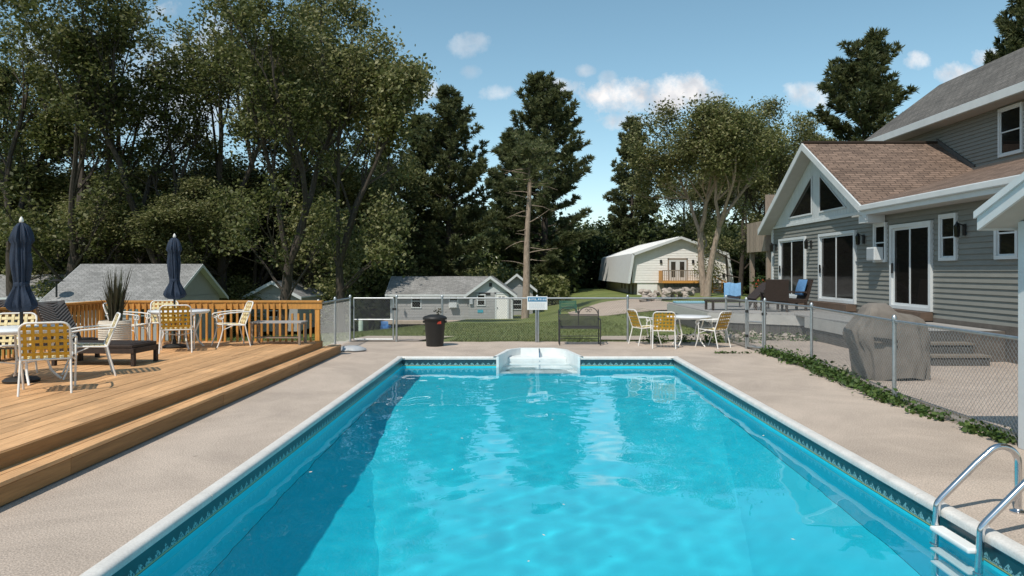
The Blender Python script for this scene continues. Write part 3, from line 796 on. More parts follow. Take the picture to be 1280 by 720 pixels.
def skirt(a, b, side):
    a = Vector(a); b = Vector(b); d = (b - a); L_ = d.length; d.normalize(); n_ = Vector((d.y, -d.x)) * side
    def seg(t0, t1, z0, z1, o0, o1, name, mat):
        p = [a + d * t0 + n_ * o0, a + d * t1 + n_ * o0, a + d * t1 + n_ * o1, a + d * t0 + n_ * o1]
        MB().slab([(q.x, q.y, z0) for q in p], (0, 0, z1 - z0)).build(name, mat, hd)
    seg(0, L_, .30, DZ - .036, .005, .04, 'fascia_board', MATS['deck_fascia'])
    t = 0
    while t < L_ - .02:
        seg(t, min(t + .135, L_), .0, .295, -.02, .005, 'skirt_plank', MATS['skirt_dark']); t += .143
skirt((5.35, 26.3), (5.35, 20.6), 1); skirt((5.35, 20.6), (8.1, 18.75), 1); skirt((7.35, 18.6), (7.35, 13.9), 1)
for k, (y0, z) in enumerate(((13.22, .2), (13.52, .4))):
    box(7.55 - .08 * k - .02, 8.62 - .12 * k, y0 - .02, y0 + .33, z - .04, z).build('tread', MATS['step_wood'], hd)
    box(7.55 - .08 * k, 8.60 - .12 * k, y0, y0 + .63 - .3 * k, .0 + k * .16, z - .042).build('riser', MATS['skirt_dark'], hd)
box(7.33, 8.5, 13.82, 13.88, .40, DZ).build('riser', MATS['skirt_dark'], hd)
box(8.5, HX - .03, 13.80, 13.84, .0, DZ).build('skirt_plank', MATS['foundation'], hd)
# blue mat rolled flat along the deck's far edge
box(5.5, 6.6, 25.6, 26.2, DZ, DZ + .07).build('deck_mat', MATS['mat_blue'], label='flat blue mat on the far corner of the grey house deck', cat='mat', bevel=.02)
# edging kerb by the fence
kp = [(5.16, 18.2), (5.2, 16.2), (5.22, 13.4), (5.12, 9.6), (5.10, 7.2), (5.1, 2)]
m = MB()
for (xa, ya), (xb, yb) in zip(kp[:-1], kp[1:]): m.slab([(xa - .05, ya, .03), (xa + .07, ya, .03), (xb + .07, yb, .03), (xb - .05, yb, .03)], (0, 0, -.15))
m.build('kerb', MATS['kerb'], kind='structure')
# ------------------------------------------------------------------ sun deck at the left
dk = empty('sun_deck', (-6.3, 9.0, 0), label='raised orange-brown timber sun deck with long step beside the pool', cat='deck')
DH, DX1, DX0, DY1, DY0 = .325, -4.12, -8.62, 14.75, 1.0
DECKW = MATS['deck_wood']
bw = .139
for k in range(int((DX1 - DX0) / (bw + .006)) + 1):
    x1 = DX1 - k * (bw + .006); cuts = [DY0] + sorted(random.Random(k).sample([4.2, 6.8, 9.4, 12.0], 2)) + [DY1]
    for a, b in zip(cuts[:-1], cuts[1:]):
        dz = random.uniform(-.002, .002)
        box(x1 - bw, x1, a + .002, b - .002, DH - .032 + dz, DH + dz).build('deck_board', DECKW, dk)
for a, b in ((DY0, 4.9), (4.9, 9.7), (9.7, DY1)):
    box(DX1 + .002, DX1 + .036, a + .003, b - .003, .15, DH - .004).build('rim_board', MATS['riser_wood_shaded'], dk, bevel=.004)
box(DX0, DX1 + .036, DY1 + .003, DY1 + .04, -.5, DH - .004).build('rim_board', MATS['riser_wood_shaded'], dk)
# step
SXA, SXB_, SE = DX1 + .036, -3.84, 15.35
for a, b in ((DY0, 3.4), (3.4, 6.15), (6.15, 9.3), (9.3, 12.4), (12.4, SE)):
    dz = random.uniform(-.004, .004)
    box(SXB_ - .14, SXB_, a + .002, b - .002, .155 + dz, .19 + dz).build('step_board', DECKW, dk, bevel=.004)
    box(SXA - .0, SXB_ - .146, a + .002, b - .002, .155 + dz, .19 + dz).build('step_board', DECKW, dk)
    box(SXB_ - .045, SXB_ - .008, a + .002, b - .002, .012, .154).build('step_riser', MATS['riser_wood_shaded'], dk, bevel=.004)
box(SXA - .2, SXB_ - .05, SE - .04, SE - .004, .0, .154).build('step_riser', MATS['riser_wood_shaded'], dk)
# railing
RH = DH + .83
rl = empty('deck_railing', (-6.3, 14.6, DH), label='orange-brown timber railing with square balusters around the sun deck', cat='railing')
RY, RXL = 14.62, -8.5
RW = MATS['rail_wood']
def rail_x(x0, x1, y):
    box(x0, x1, y - .075, y + .075, RH - .04, RH).build('top_rail', RW, rl, bevel=.004)
    box(x0, x1, y - .055, y - .018, RH - .17, RH - .042).build('sub_rail', RW, rl)
def rail_y(y0, y1, x):
    box(x - .075, x + .075, y0, y1, RH - .04, RH).build('top_rail', RW, rl, bevel=.004)
    box(x - .055 + .07, x - .018 + .07, y0, y1, RH - .17, RH - .042).build('sub_rail', RW, rl)
rail_x(RXL + .08, DX1 + .08, RY); rail_y(6.0, RY + .075, RXL)
bal_me = None
def baluster(x, y, z0=DH, z1=RH - .06):
    global bal_me
    if bal_me is None:
        bal_me = MB().box(-.019, .019, -.019, .019, 0, 1).mesh('baluster', RW)
    o = share(bal_me, 'baluster', rl, Vector((x, y, z0)) - rl.location, scale=(1, 1, z1 - z0))
def rpost(x, y, z1=RH - .04): box(x - .045, x + .045, y - .045, y + .045, -.1, z1).build('post', RW, rl, bevel=.004)
rpost(DX1 - .02, RY, RH - .042); rpost(-6.12, RY + .0, RH - .042); rpost(RXL, RY - .05, RH - .042); rpost(RXL, 12.2, RH - .042); rpost(RXL, 9.8, RH - .042); rpost(RXL, 7.4, RH - .042)
x = DX1 - .14
while x > RXL + .1:
    if abs(x + 6.12) > .07: baluster(x, RY - .075, DH - .0, RH - (.06 if x < DX1 - .6 else .26))
    x -= .1235
y = RY - .2
while y > 6.2:
    if min(abs(y - q) for q in (12.2, 9.8, 7.4)) > .07: baluster(RXL + .08, y)
    y -= .1235

# ------------------------------------------------------------------ patio furniture
def arc(c, r, a0, a1, n, ax1, ax2):
    c = Vector(c); u = Vector(ax1); v = Vector(ax2)
    return [c + u * (r * math.cos(a0 + (a1 - a0) * i / n)) + v * (r * math.sin(a0 + (a1 - a0) * i / n)) for i in range(n + 1)]
def make_chair():
    """strap patio chair, origin on the floor, sitter looks along +Y"""
    root = empty('patio_chair'); wm = MATS['white_metal']; r = .0125
    sw = .245
    # backrest hoop
    B0 = Vector((0, -.20, .40)); B1 = Vector((0, -.36, .835)); up = (B1 - B0).normalized(); Lb = (B1 - B0).length
    def bp(x, t): return B0 + up * t + Vector((x, 0, 0))
    rc_ = .085
    pts = [bp(-sw, 0), bp(-sw, Lb * .5)] + [bp(-sw + rc_ - rc_ * math.cos(a), Lb - rc_ + rc_ * math.sin(a)) for a in np.linspace(0, math.pi / 2, 6)] + \
          [bp(sw - rc_ + rc_ * math.sin(a), Lb - rc_ + rc_ * math.cos(a)) for a in np.linspace(0, math.pi / 2, 6)] + [bp(sw, Lb * .5), bp(sw, 0)]
    MB().tube(pts, r, 8).build('back_frame', wm, root, True)
    # seat ring
    S = [(-sw, -.20, .40), (-sw, .20, .425), (-sw + .06, .245, .43), (sw - .06, .245, .43), (sw, .20, .425), (sw, -.20, .40), (-sw, -.20, .40)]
    MB().tube(S, r, 8).build('seat_frame', wm, root, True)
    for s in (-1, 1):
        MB().tube([(s * sw, -.20, .41), (s * (sw + .005), -.235, .25), (s * (sw + .012), -.30, .0)], r, 8).build('leg', wm, root, True)
        # front leg runs up into the arm and curls
        fl = [(s * (sw + .02), .30, .0), (s * (sw + .025), .235, .18), (s * (sw + .03), .20, .34), (s * (sw + .032), .205, .50), (s * (sw + .033), .235, .575)]
        MB().tube(fl, r, 8).build('leg', wm, root, True)
        arm = [(s * (sw + .005), -.295, .655), (s * (sw + .03), -.15, .655), (s * (sw + .034), .10, .64), (s * (sw + .034), .22, .62)]
        arm += [tuple(p) for p in arc((s * (sw + .034), .235, .575), .045, math.pi / 2, -math.pi * 1.2, 12, (0, 1, 0), (0, 0, 1))]
        MB().tube(arm, r, 8).build('armrest', wm, root, True)
        MB().tube([(s * sw, .0, .41), (s * (sw + .028), .195, .33)], .008, 6).build('brace', wm, root, True)
    # woven straps: yellow outside, sun-bleached inside
    def strap(m, path, wv, nrm, w=.038, th=.003):
        wv = Vector(wv) * w / 2; n_ = Vector(nrm) * th / 2
        for p, q in zip(path[:-1], path[1:]):
            p, q = Vector(p), Vector(q)
            m.m = 0; m.quad(p - wv - n_, p + wv - n_, q + wv - n_, q - wv - n_)
            m.m = 1; m.quad(p - wv + n_, q - wv + n_, q + wv + n_, p + wv + n_)
    nb = up.cross(Vector((1, 0, 0))).normalized()
    if nb.y < 0: nb = -nb
    m = MB(); nv, nh = 6, 5; xsv = [-.195 + .39 * i / (nv - 1) for i in range(nv)]; tsh = [.07 + (Lb - .14) * i / (nh - 1) for i in range(nh)]
    for i, xx in enumerate(xsv):
        path = [bp(xx, .0)] + [bp(xx, t) + nb * (.004 if (i + j) % 2 else -.004) for j, t in enumerate(tsh)] + [bp(xx, Lb)]
        strap(m, path, (1, 0, 0), nb, .036)
    for j, t in enumerate(tsh):
        path = [bp(-sw, t)] + [bp(xx, t) + nb * (-.004 if (i + j) % 2 else .004) for i, xx in enumerate(xsv)] + [bp(sw, t)]
        strap(m, path, up, nb, .040)
    m.build('back_webbing', [MATS['strap_back'], MATS['strap_front']], root)
    m = MB(); ysv = [-.16 + .36 * i / 6 for i in range(7)]
    for j, yy in enumerate(ysv):
        path = [(-sw, yy, .41 + .02 * (yy + .2) / .4)] + [(xx, yy, .402 - .012 * math.cos(xx / sw * 1.57) + .02 * (yy + .2) / .4 + (.003 if (i + j) % 2 else -.003)) for i, xx in enumerate(xsv)] + [(sw, yy, .41 + .02 * (yy + .2) / .4)]
        strap(m, path, (0, 1, 0), (0, 0, 1), .042)
    for i, xx in enumerate(xsv):
        path = [(xx, -.20, .40)] + [(xx, yy, .402 - .012 * math.cos(xx / sw * 1.57) + .02 * (yy + .2) / .4 + (-.003 if (i + j) % 2 else .003)) for j, yy in enumerate(ysv)] + [(xx, .245, .43)]
        strap(m, path, (1, 0, 0), (0, 0, 1), .038)
    m.build('seat_webbing', [MATS['strap_front'], MATS['strap_front']], root)
    return root
def make_table(h=.70, rad=.52):
    root = empty('patio_table')
    m = MB(); m.lathe([(rad - .03, h - .035), (rad, h - .03), (rad + .004, h - .012), (rad - .01, h), (0.02, h + .002)], 36); m.build('table_top', MATS['table_white'], root, True)
    MB().tube([(rad * math.cos(a) * .93, rad * math.sin(a) * .93, h - .045) for a in np.linspace(0, 2 * math.pi, 29)], .014, 8).build('rim', MATS['white_metal'], root, True)
    for k in range(4):
        a = math.pi / 4 + k * math.pi / 2; c, s_ = math.cos(a), math.sin(a)
        MB().tube([(c * .40, s_ * .40, h - .05), (c * .36, s_ * .36, h - .2), (c * .28, s_ * .28, h - .42), (c * .33, s_ * .33, .12), (c * .44, s_ * .44, .0)], .016, 8).build('leg', MATS['white_metal'], root, True)
        MB().tube([(c * .28, s_ * .28, h - .42), (0, 0, h - .47)], .010, 6).build('stretcher', MATS['white_metal'], root, True)
    return root
def make_umbrella(htop=2.05):
    """closed market umbrella standing on the deck"""
    root = empty('closed_umbrella')
    MB().tube([(0, 0, .03), (0, 0, htop)], .020, 10).build('pole', MATS['black_metal'], root, True)
    MB().lathe([(.20, 0), (.21, .03), (.17, .06), (.04, .08), (.03, .16)], 24).build('base', MATS['black_metal'], root, True)
    rr = random.Random(2)
    ph = [rr.uniform(0, 6.28) for _ in range(8)]
    def fold(a, z, i):
        return .86 + .34 * abs(math.sin(4 * a + ph[0] + z * .9)) + .13 * math.sin(5 * a + ph[1] + z * 5) + .09 * math.sin(17 * a + ph[2] + 3 * z) + .07 * math.sin(3 * a + 9 * z)
    prof = [(.10, .90), (.165, .93), (.205, .98), (.185, 1.05), (.15, 1.12), (.11, 1.20), (.095, 1.26), (.10, 1.34), (.115, 1.46), (.125, 1.58), (.115, 1.70), (.110, 1.78), (.145, 1.83), (.125, 1.92), (.095, 2.00), (.05, 2.05), (.012, 2.07)]
    MB().lathe([(r_ * .76, z + .02) for r_, z in prof], 64, (0, 0, 0), fold).build('canopy', MATS['navy'], root, True)
    MB().lathe([(.085, 1.245), (.09, 1.26), (.09, 1.29), (.085, 1.305)], 24).build('tie_strap', MATS['navy'], root, True)
    MB().lathe([(.016, 2.08), (.028, 2.10), (.022, 2.13), (.006, 2.16)], 12).build('finial', MATS['white_metal'], root, True)
    return root
chair0 = make_chair(); table0 = make_table(); umb0 = make_umbrella()
CH = [
 (-5.63, 8.55, DH, 29, 'yellow strap patio chair with its back to the pool end, nearest on the sun deck'),
 (-5.92, 9.85, DH, 124, 'cream strap patio chair turned sideways between near table and brown lounger'),
 (-6.95, 9.75, DH, 200, 'strap patio chair cut off at the left picture edge behind near table'),
 (-6.12, 12.78, DH, 22, 'yellow strap patio chair with back to camera at the far deck table'),
 (-5.55, 13.75, DH, 124, 'cream strap patio chair side-on in front of the timber railing balusters'),
 (-7.28, 13.35, DH, -82, 'yellow strap patio chair facing right beside the cream planter'),
 (-7.0, 14.1, DH, 205, 'cream strap patio chair facing camera behind the far deck table'),
 (3.25, 16.5, 0, -8, 'yellow strap patio chair with back to camera beside the pool-end table'),
 (4.40, 16.55, 0, 42, 'yellow strap patio chair to the right of the pool-end table'),
 (2.95, 17.25, 0, -72, 'yellow strap patio chair seen edge-on left of the pool-end table')]
for i, (x, y, z, a, lb) in enumerate(CH):
    o = chair0 if i == 0 else copy_tree(chair0)
    o.location = (x, y, z); o.rotation_euler = (0, 0, R(a)); tag(o, lb, 'chair', 'strap patio chairs')
for i, (x, y, z, lb) in enumerate([(-6.44, 9.27, DH, 'round white patio table at left picture edge under closed umbrella'), (-6.37, 13.42, DH, 'round white patio table at the far end of the sun deck'), (3.93, 16.95, 0, 'round white patio table on concrete by the pool-end fence')]):
    o = table0 if i == 0 else copy_tree(table0)
    o.location = (x, y, z); tag(o, lb, 'table', 'round white patio tables')
for i, (x, y, z, s, lb) in enumerate([(-6.44, 9.27, DH, .985, 'tall closed navy umbrella at the left picture edge'), (-6.47, 13.42, DH, .985, 'closed navy umbrella standing in the far deck table')]):
    o = umb0 if i == 0 else copy_tree(umb0)
    o.location = (x, y, z); o.rotation_euler = (0, 0, i * 1.3); o.scale = (1, 1, s); tag(o, lb, 'umbrella', 'closed navy umbrellas')
# wicker chaise longues
def make_chaise(back=.62):
    """origin on floor, head at -X, feet at +X"""
    root = empty('wicker_chaise'); wk = MATS['wicker']
    box(-.35, 1.15, -.33, .33, .27, .32).build('seat', wk, root, bevel=.01)
    for sx in (-.35, 1.15):
        for sy in (-.30, .30):
            box(sx - .03, sx + .03, sy - .03, sy + .03, 0, .27).build('leg', wk, root)
    for sy in (-.315, .315): box(-.38, 1.18, sy - .025, sy + .025, .19, .268).build('side_rail', wk, root)
    box(1.13, 1.18, -.29, .29, .19, .268).build('end_rail', wk, root)
    # reclined back
    A = Vector((-.33, 0, .32)); d = Vector((-math.cos(R(back * 90)), 0, math.sin(R(back * 90)))); n_ = Vector((d.z, 0, -d.x))
    Lb = .74
    p = [A + Vector((0, -.33, 0)), A + Vector((0, .33, 0)), A + d * Lb + Vector((0, .33, 0)), A + d * Lb + Vector((0, -.33, 0))]
    bk = MB().slab(p, -n_ * .035).build('backrest', wk, root)
    m = MB(); k = 15
    for j in range(k):
        t0 = .02 + j * Lb / k
        for s in (-1, 1):      # V-shaped strands
            a = A + d * min(Lb, t0) + Vector((0, 0, 0)); b = A + d * min(Lb - .01, t0 + .16) + Vector((0, s * .32, 0))
            m.bar(a + n_ * .006, b + n_ * .006, .022, .012, n_)
    m.build('weave', MATS['weave'], bk, kind='stuff')
    m = MB()
    for j in range(30):
        x = -.30 + j * 1.42 / 30
        m.bar((x, -.30, .325), (x + .02, .30, .325), .03, .010)
    m.build('seat_weave', MATS['weave_dark'], root, kind='stuff')
    MB().bar(A + d * .5 - n_ * .04, (-.45 - .2, 0, .12), .03, .03).build('back_strut', wk, root)
    return root
ch0 = make_chaise(.66)
for i, (x, y, z, a, lb) in enumerate([(-6.75, 11.15, DH, -3, 'dark brown wicker chaise in front of the cream planter'), (-8.0, 11.7, DH, -3, 'brown wicker chaise half hidden behind the near umbrella')]):
    o = ch0 if i == 0 else copy_tree(ch0)
    o.location = (x, y, z); o.rotation_euler = (0, 0, R(a)); o.scale = (.82, 1, 1); tag(o, lb, 'lounger', 'wicker chaises on the sun deck')
# planter with reeds
pl = empty('planter', (-7.12, 12.6, DH), label='cream ribbed planter with tan foot holding upright reeds', cat='planter')
prof = [(.20, .0), (.235, .10), (.245, .18)]
MB().lathe(prof, 32).build('foot', MATS['pot_tan'], pl, True, world=False)
pr = [(.248, .18)]
for k in range(9): pr += [(.252 + .0015 * k, .19 + k * .04), (.262 - .001 * k, .205 + k * .04), (.25, .222 + k * .04)]
pr += [(.245, .56), (.23, .565), (.215, .53)]
MB().lathe(pr, 32).build('bowl', MATS['pot'], pl, True, world=False)
vv = []
for k in range(130):
    a = RNG.uniform(0, 6.28); r0 = RNG.uniform(0, .10); lean = RNG.uniform(.0, .20); h = RNG.uniform(.45, 1.0)
    b = np.array([r0 * math.cos(a), r0 * math.sin(a), .52]); t = b + np.array([lean * math.cos(a), lean * math.sin(a), h])
    mid = (b + t) / 2 - np.array([lean * .2 * math.cos(a), lean * .2 * math.sin(a), 0]); w = np.array([-math.sin(a + k), math.cos(a + k), 0]) * .010
    vv += [b - w, b + w, mid + w, mid - w, mid - w, mid + w, t + w * .2, t - w * .2]
me = from_quads('reeds', np.array(vv), MATS['reed']); share(me, 'reed_tuft', pl)
# low slatted table at the railing corner
sb = empty('side_bench', (-4.75, 14.1, DH), label='low weathered slatted table in the far railing corner', cat='table')
for k in range(5): box(-.50, .50, -.22 + k * .09, -.22 + k * .09 + .078, .42, .445).build('slat', MATS['deck_grey'], sb, world=False)
for sx in (-.46, .46):
    for sy in (-.19, .19): box(sx - .02, sx + .02, sy - .02, sy + .02, 0, .42).build('leg', MATS['weathered'], sb, world=False)
    box(sx - .012, sx + .012, -.17, .17, .38, .418).build('apron', MATS['weathered'], sb, world=False)
box(-.44, .44, -.10, .10, .12, .14).build('shelf', MATS['weathered'], sb, world=False)
# grey folded cover by the step end
gm = MB()
gm.lathe([(.22, 0), (.26, .03), (.24, .07), (.15, .11), (.05, .125)], 22, (0, 0, 0), lambda a, z, i: 1 + .22 * math.cos(a * 2) + .08 * math.sin(5 * a + i))
o = gm.build('skimmer_lid', MATS['grey_plastic'], None, True, label='grey plastic lid lying at the end of the deck step', cat='lid'); o.location = (-3.72, 15.75, .0)

# ------------------------------------------------------------------ pool ladder
lad = empty('pool_ladder', (3.3, 5.0, 0), label='stainless steel pool ladder with white treads at lower right', cat='ladder')
for yy in (4.72, 5.22):
    P = [(3.60, yy, .0), (3.60, yy, .30)] + [tuple(p) for p in arc((3.48, yy, .36), .12, 0, math.pi * .70, 8, (1, 0, 0), (0, 0, 1))]
    P += [(3.30, yy, .36), (3.14, yy, .20), (3.05, yy, .11)] + [tuple(p) for p in arc((3.085, yy, .035), .075, math.pi * .75, math.pi, 5, (1, 0, 0), (0, 0, 1))] + [(3.01 - .012, yy, -.2), (2.99, yy, -.8), (2.99, yy, -1.15)]
    MB().tube(P, .024, 14).build('rail', MATS['steel'], lad, True)
    MB().lathe([(.055, .0), (.055, .012), (.03, .022), (.026, .03)], 18, (3.60, yy, 0)).build('flange', MATS['steel'], lad, True)
    MB().lathe([(.03, .0), (.03, .02)], 14, (2.99, yy, -.31)).build('clamp', MATS['stair_white'], lad, True)
for z in (-.10, -.36, -.62):
    t = box(2.94, 3.04, 4.745, 5.195, z - .018, z + .018).build('tread', MATS['stair_white'], lad, bevel=.012)
    t.cycles.is_caustics_receiver = True

# ------------------------------------------------------------------ trash can, bench, sign, grill
can = empty('trash_can', (-2.03, 16.85, 0), label='black plastic trash can with domed lid by the pool-end fence', cat='trash can')
MB().lathe([(.195, .0), (.20, .02), (.245, .62), (.25, .63)], 30).build('bin', MATS['can_black'], can, True, world=False)
MB().lathe([(.275, .62), (.285, .64), (.28, .67), (.24, .70), (.12, .735), (.02, .74)], 30).build('lid', MATS['can_black'], can, True, world=False)
for s in (-1, 1): MB().bar((s * .25, -.07, .57), (s * .25, .07, .57), .05, .05).build('handle', MATS['can_black'], can, world=False)
MB().slab([(.08, -.243, .53), (.17, -.20, .53), (.17, -.205, .60), (.10, -.245, .58)], (0, -.006, 0)).build('sticker', MATS['red'], can, world=False)
pl2 = empty('lid_plant', (-2.0, 16.9, .74), label='small dead weed lying on the trash can lid', cat='plant')
me = from_quads('weed', leaves(RNG.normal(size=(40, 3)) * [.07, .05, .035] + [0.05, 0, .07], .06), MATS['reed']); share(me, 'weed_leaves', pl2)
MB().tube([(0, 0, -.01), (.04, 0, .08), (.08, .02, .14)], .005, 5).build('stem', MATS['weathered'], pl2, world=False)

bn = empty('iron_bench', (1.38, 17.2, 0), label='dark wrought-iron glider bench with scrolled top by the fence', cat='bench')
ir = MATS['iron']; bw_ = .48
def T(p, r=.011, n=6, nm='frame', par=None): return MB().tube(p, r, n).build(nm, ir, par or bn, True, world=False)
for s in (-1, 1):
    T([(s * bw_, .18, .0), (s * bw_, .20, .45), (s * bw_, .27, .82)], .014, 8, 'back_post'); T([(s * bw_, -.22, 0), (s * bw_, -.20, .42), (s * bw_, -.22, .60)], .013, 8, 'front_post')
    T([(s * bw_, -.24, .60), (s * bw_, 0, .62), (s * bw_, .22, .62)], .016, 8, 'armrest'); T([(s * bw_, -.22, .03), (s * bw_, .2, .03)], .012, 8, 'foot_rail')
    T([(s * .0 + s * .02, .265, .78)] + [tuple(p) for p in arc((s * .24, .27, .72), .225, math.pi if s > 0 else 0, 0 if s > 0 else math.pi, 12, (1, 0, 0), (0, .07, .72))] + [(s * bw_, .265, .78)], .010, 6, 'top_arch')
    for q in (-1, 1):
        T([tuple(p) for p in arc((s * .24 + q * .045, .27, .80), .035, 0, 5.2, 10, (q, 0, 0), (0, .1, 1))], .007, 5, 'scroll')
T([(0, .20, .42), (0, .27, .86)], .010, 6, 'centre_bar')
T([(-bw_, .255, .70), (bw_, .255, .70)], .010, 6, 'cross_rail'); T([(-bw_, .2, .42), (bw_, .2, .42)], .012, 6, 'cross_rail'); T([(-bw_, -.2, .40), (bw_, -.2, .40)], .012, 6, 'cross_rail')
T([(-bw_, .19, .12), (bw_, .19, .12)], .010, 6, 'cross_rail'); T([(-bw_, -.21, .22), (bw_, -.21, .22)], .010, 6, 'cross_rail')
m = MB()
for k in range(46):
    x = -bw_ + .01 + k * (2 * bw_ - .02) / 45
    m.bar((x, .195, .42), (x, .25, .69), .009, .004, (0, 1, 0)); m.bar((x, -.2, .405), (x, .195, .425), .012, .004)
for k in range(12):
    m.bar((-bw_, .20 + .0045 * k, .44 + k * .021), (bw_, .20 + .0045 * k, .44 + k * .021), .004, .009)
    m.bar((-bw_, -.19 + .032 * k, .41), (bw_, -.19 + .032 * k, .41), .014, .004)
m.build('seat_mesh', ir, bn, world=False, kind='stuff')

sg = empty('pool_sign', (.385, 17.78, 0), label='white pool notice with blue header band on the far fence', cat='sign')
box(-.25, .25, -.10, -.088, .80, 1.13).build('panel', MATS['sign_white'], sg, world=False, bevel=.004)
hb = box(-.23, .23, -.104, -.1005, 1.005, 1.11).build('header_band', MATS['sign_blue'], sg, world=False)
rr = random.Random(4); x = -.205
while x < .20:          # illegible white capitals
    w = rr.uniform(.028, .040); m = MB()
    for _ in range(3):
        if rr.random() < .6: q = x + rr.uniform(0, w - .010); m.box(q, q + .010, -.108, -.1045, 1.035, 1.082)
        else: q = rr.choice([1.035, 1.055, 1.073]); m.box(x, x + w - .006, -.108, -.1045, q, q + .009)
    m.build('letter', MATS['sign_text'], hb, world=False); x += w + .008 + (.02 if rr.random() < .18 else 0)
for k in range(6):
    q = .965 - k * .025; m = MB(); x = -.2
    while x < .17:
        w = rr.uniform(.02, .06); m.box(x, min(x + w, .2), -.103, -.1004, q, q + .008); x += w + .012
    m.build('text_line', MATS['sign_grey'], sg, world=False)
for s in (-.03, .03): MB().tube([(s, -.07, .0), (s, -.07, 1.10)], .022 if s < 0 else .02, 10).build('post', MATS['galv'], sg, True, world=False)

def grill_cover():
    g_ = empty('covered_grill', (5.98, 11.75, .01), label='barbecue grill under a taupe cloth cover behind the side fence', cat='grill')
    # left/right silhouette by height: hood on the left, side shelf on the right
    Zs = np.linspace(0, 1.20, 34); nA = 72; m = MB()
    zl = [0, .15, .45, .62, .75, .85, .95, 1.05, 1.15, 1.20]; xl = [-.46, -.48, -.54, -.64, -.66, -.60, -.52, -.43, -.38, -.30]
    zr = [0, .10, .30, .60, .85, .96, 1.02, 1.06, 1.15, 1.20]; xr = [.50, .52, .55, .58, .56, .50, .32, .06, .0, -.06]
    zd = [0, .3, .7, .9, 1.05, 1.15, 1.20]; yd = [.34, .35, .34, .31, .27, .21, .12]
    r_ = np.random.default_rng(11); ph_ = r_.uniform(0, 6.28, 8)
    for z in Zs:
        a0, a1, dd = np.interp(z, zl, xl), np.interp(z, zr, xr), np.interp(z, zd, yd); c, h = (a0 + a1) / 2, (a1 - a0) / 2
        for k in range(nA):
            t = 2 * math.pi * k / nA; e = .62
            ct, s_ = math.cos(t), math.sin(t)
            ux = math.copysign(abs(ct) ** e, ct); uy = math.copysign(abs(s_) ** e, s_)
            amp = .075 * (1 - z / 1.5)
            f = .96 + amp * (1.5 * abs(math.sin(5.5 * t + ph_[0] + 1.6 * z)) + .6 * math.sin(15 * t + ph_[1] - 3 * z) + .7 * abs(math.sin(3.5 * t + ph_[2] + 3.5 * z))) + .02 * math.sin(23 * t + ph_[3] + 6 * z)
            hem = .03 * math.sin(4 * t + ph_[4]) * max(0, 1 - z / .15)
            m.v.append((c + h * ux * f, dd * uy * f, z + hem + .02))
    nz2 = len(Zs)
    for i in range(nz2 - 1):
        for k in range(nA):
            k2 = (k + 1) % nA; m.f.append((i * nA + k, i * nA + k2, (i + 1) * nA + k2, (i + 1) * nA + k)); m.mi.append(0)
    m.f.append(tuple((nz2 - 1) * nA + k for k in range(nA))); m.mi.append(0)
    m.build('cover', MATS['cover'], g_, True, world=False)
    MB().slab([(-.42, -.385, .70), (-.06, -.395, .66), (-.06, -.395, .60), (-.42, -.385, .64)], (0, -.02, 0)).build('handle_strap', MATS['cover_dark'], g_, world=False)
    for sx in (-.4, .42):
        for sy in (-.2, .2): box(sx - .02, sx + .02, sy - .02, sy + .02, 0, .5).build('leg', MATS['black_metal'], g_, world=False)
grill_cover()

# ------------------------------------------------------------------ furniture on the house deck
def lounge_chair(loc, rz, label, recline, cushion=True):
    r_ = empty('wicker_lounge_chair', loc, rz, label, 'chair', 'wicker seats on the house deck')
    wk = MATS['wicker']
    box(-.32, .32, -.32, .34, .22, .34).build('seat', wk, r_, world=False, bevel=.015)
    for sx in (-.29, .29):
        for sy in (-.28, .30): box(sx - .03, sx + .03, sy - .03, sy + .03, 0, .22).build('leg', wk, r_, world=False)
        MB().box(sx - .04, sx + .04, -.30, .32, .52, .56).box(sx - .03, sx + .03, .24, .30, .34, .52).build('armrest', wk, r_, world=False)
    d = Vector((0, -math.sin(R(recline)), math.cos(R(recline)))); A = Vector((0, -.28, .32)); n_ = Vector((0, d.z, -d.y))
    MB().slab([A + Vector((-.32, 0, 0)), A + Vector((.32, 0, 0)), A + Vector((.31, 0, 0)) + d * .62, A + Vector((-.31, 0, 0)) + d * .62], -n_ * .06).build('backrest', wk, r_, world=False)
    if cushion:
        c = A + d * .34 + n_ * .10
        m = MB(); n1 = 10
        for i in range(n1 + 1):
            for j in range(n1 + 1):
                u = -1 + 2 * i / n1; v = -1 + 2 * j / n1; t = .07 * (1 - u * u) ** .5 * (1 - v * v) ** .5
                m.v.append(tuple(c + Vector((u * .27, 0, 0)) + d * (v * .24) + n_ * t))
        for i in range(n1):
            for j in range(n1):
                q = i * (n1 + 1) + j; m.f.append((q, q + 1, q + n1 + 2, q + n1 + 1)); m.mi.append(0)
        m2 = MB(); m2.v = m.v + [tuple(Vector(p) - n_ * 2 * max(0, (Vector(p) - c).dot(n_))) for p in m.v]; k = len(m.v)
        m2.f = m.f + [tuple(k + x for x in reversed(f)) for f in m.f]; m2.mi = [0] * len(m2.f)
        m2.build('cushion', MATS['cushion_blue'], r_, True, world=False)
    return r_
lounge_chair((7.22, 20.6, DZ), R(-8), 'dark wicker armchair with its back to camera and blue cushion', 14, False)
lounge_chair((7.98, 21.25, DZ), R(95), 'wicker armchair with bright blue cushion beside the far sliding door', 16)
ck = empty('wicker_recliner', (6.62, 21.5, DZ), R(97), 'dark wicker recliner tilted back on the house deck corner', 'lounger')
wk = MATS['wicker']
box(-.3, .3, -.3, 1.1, .24, .30).build('seat', wk, ck, world=False)
for sx in (-.27, .27):
    for sy in (-.27, 1.05): box(sx - .03, sx + .03, sy - .03, sy + .03, 0, .24).build('leg', wk, ck, world=False)
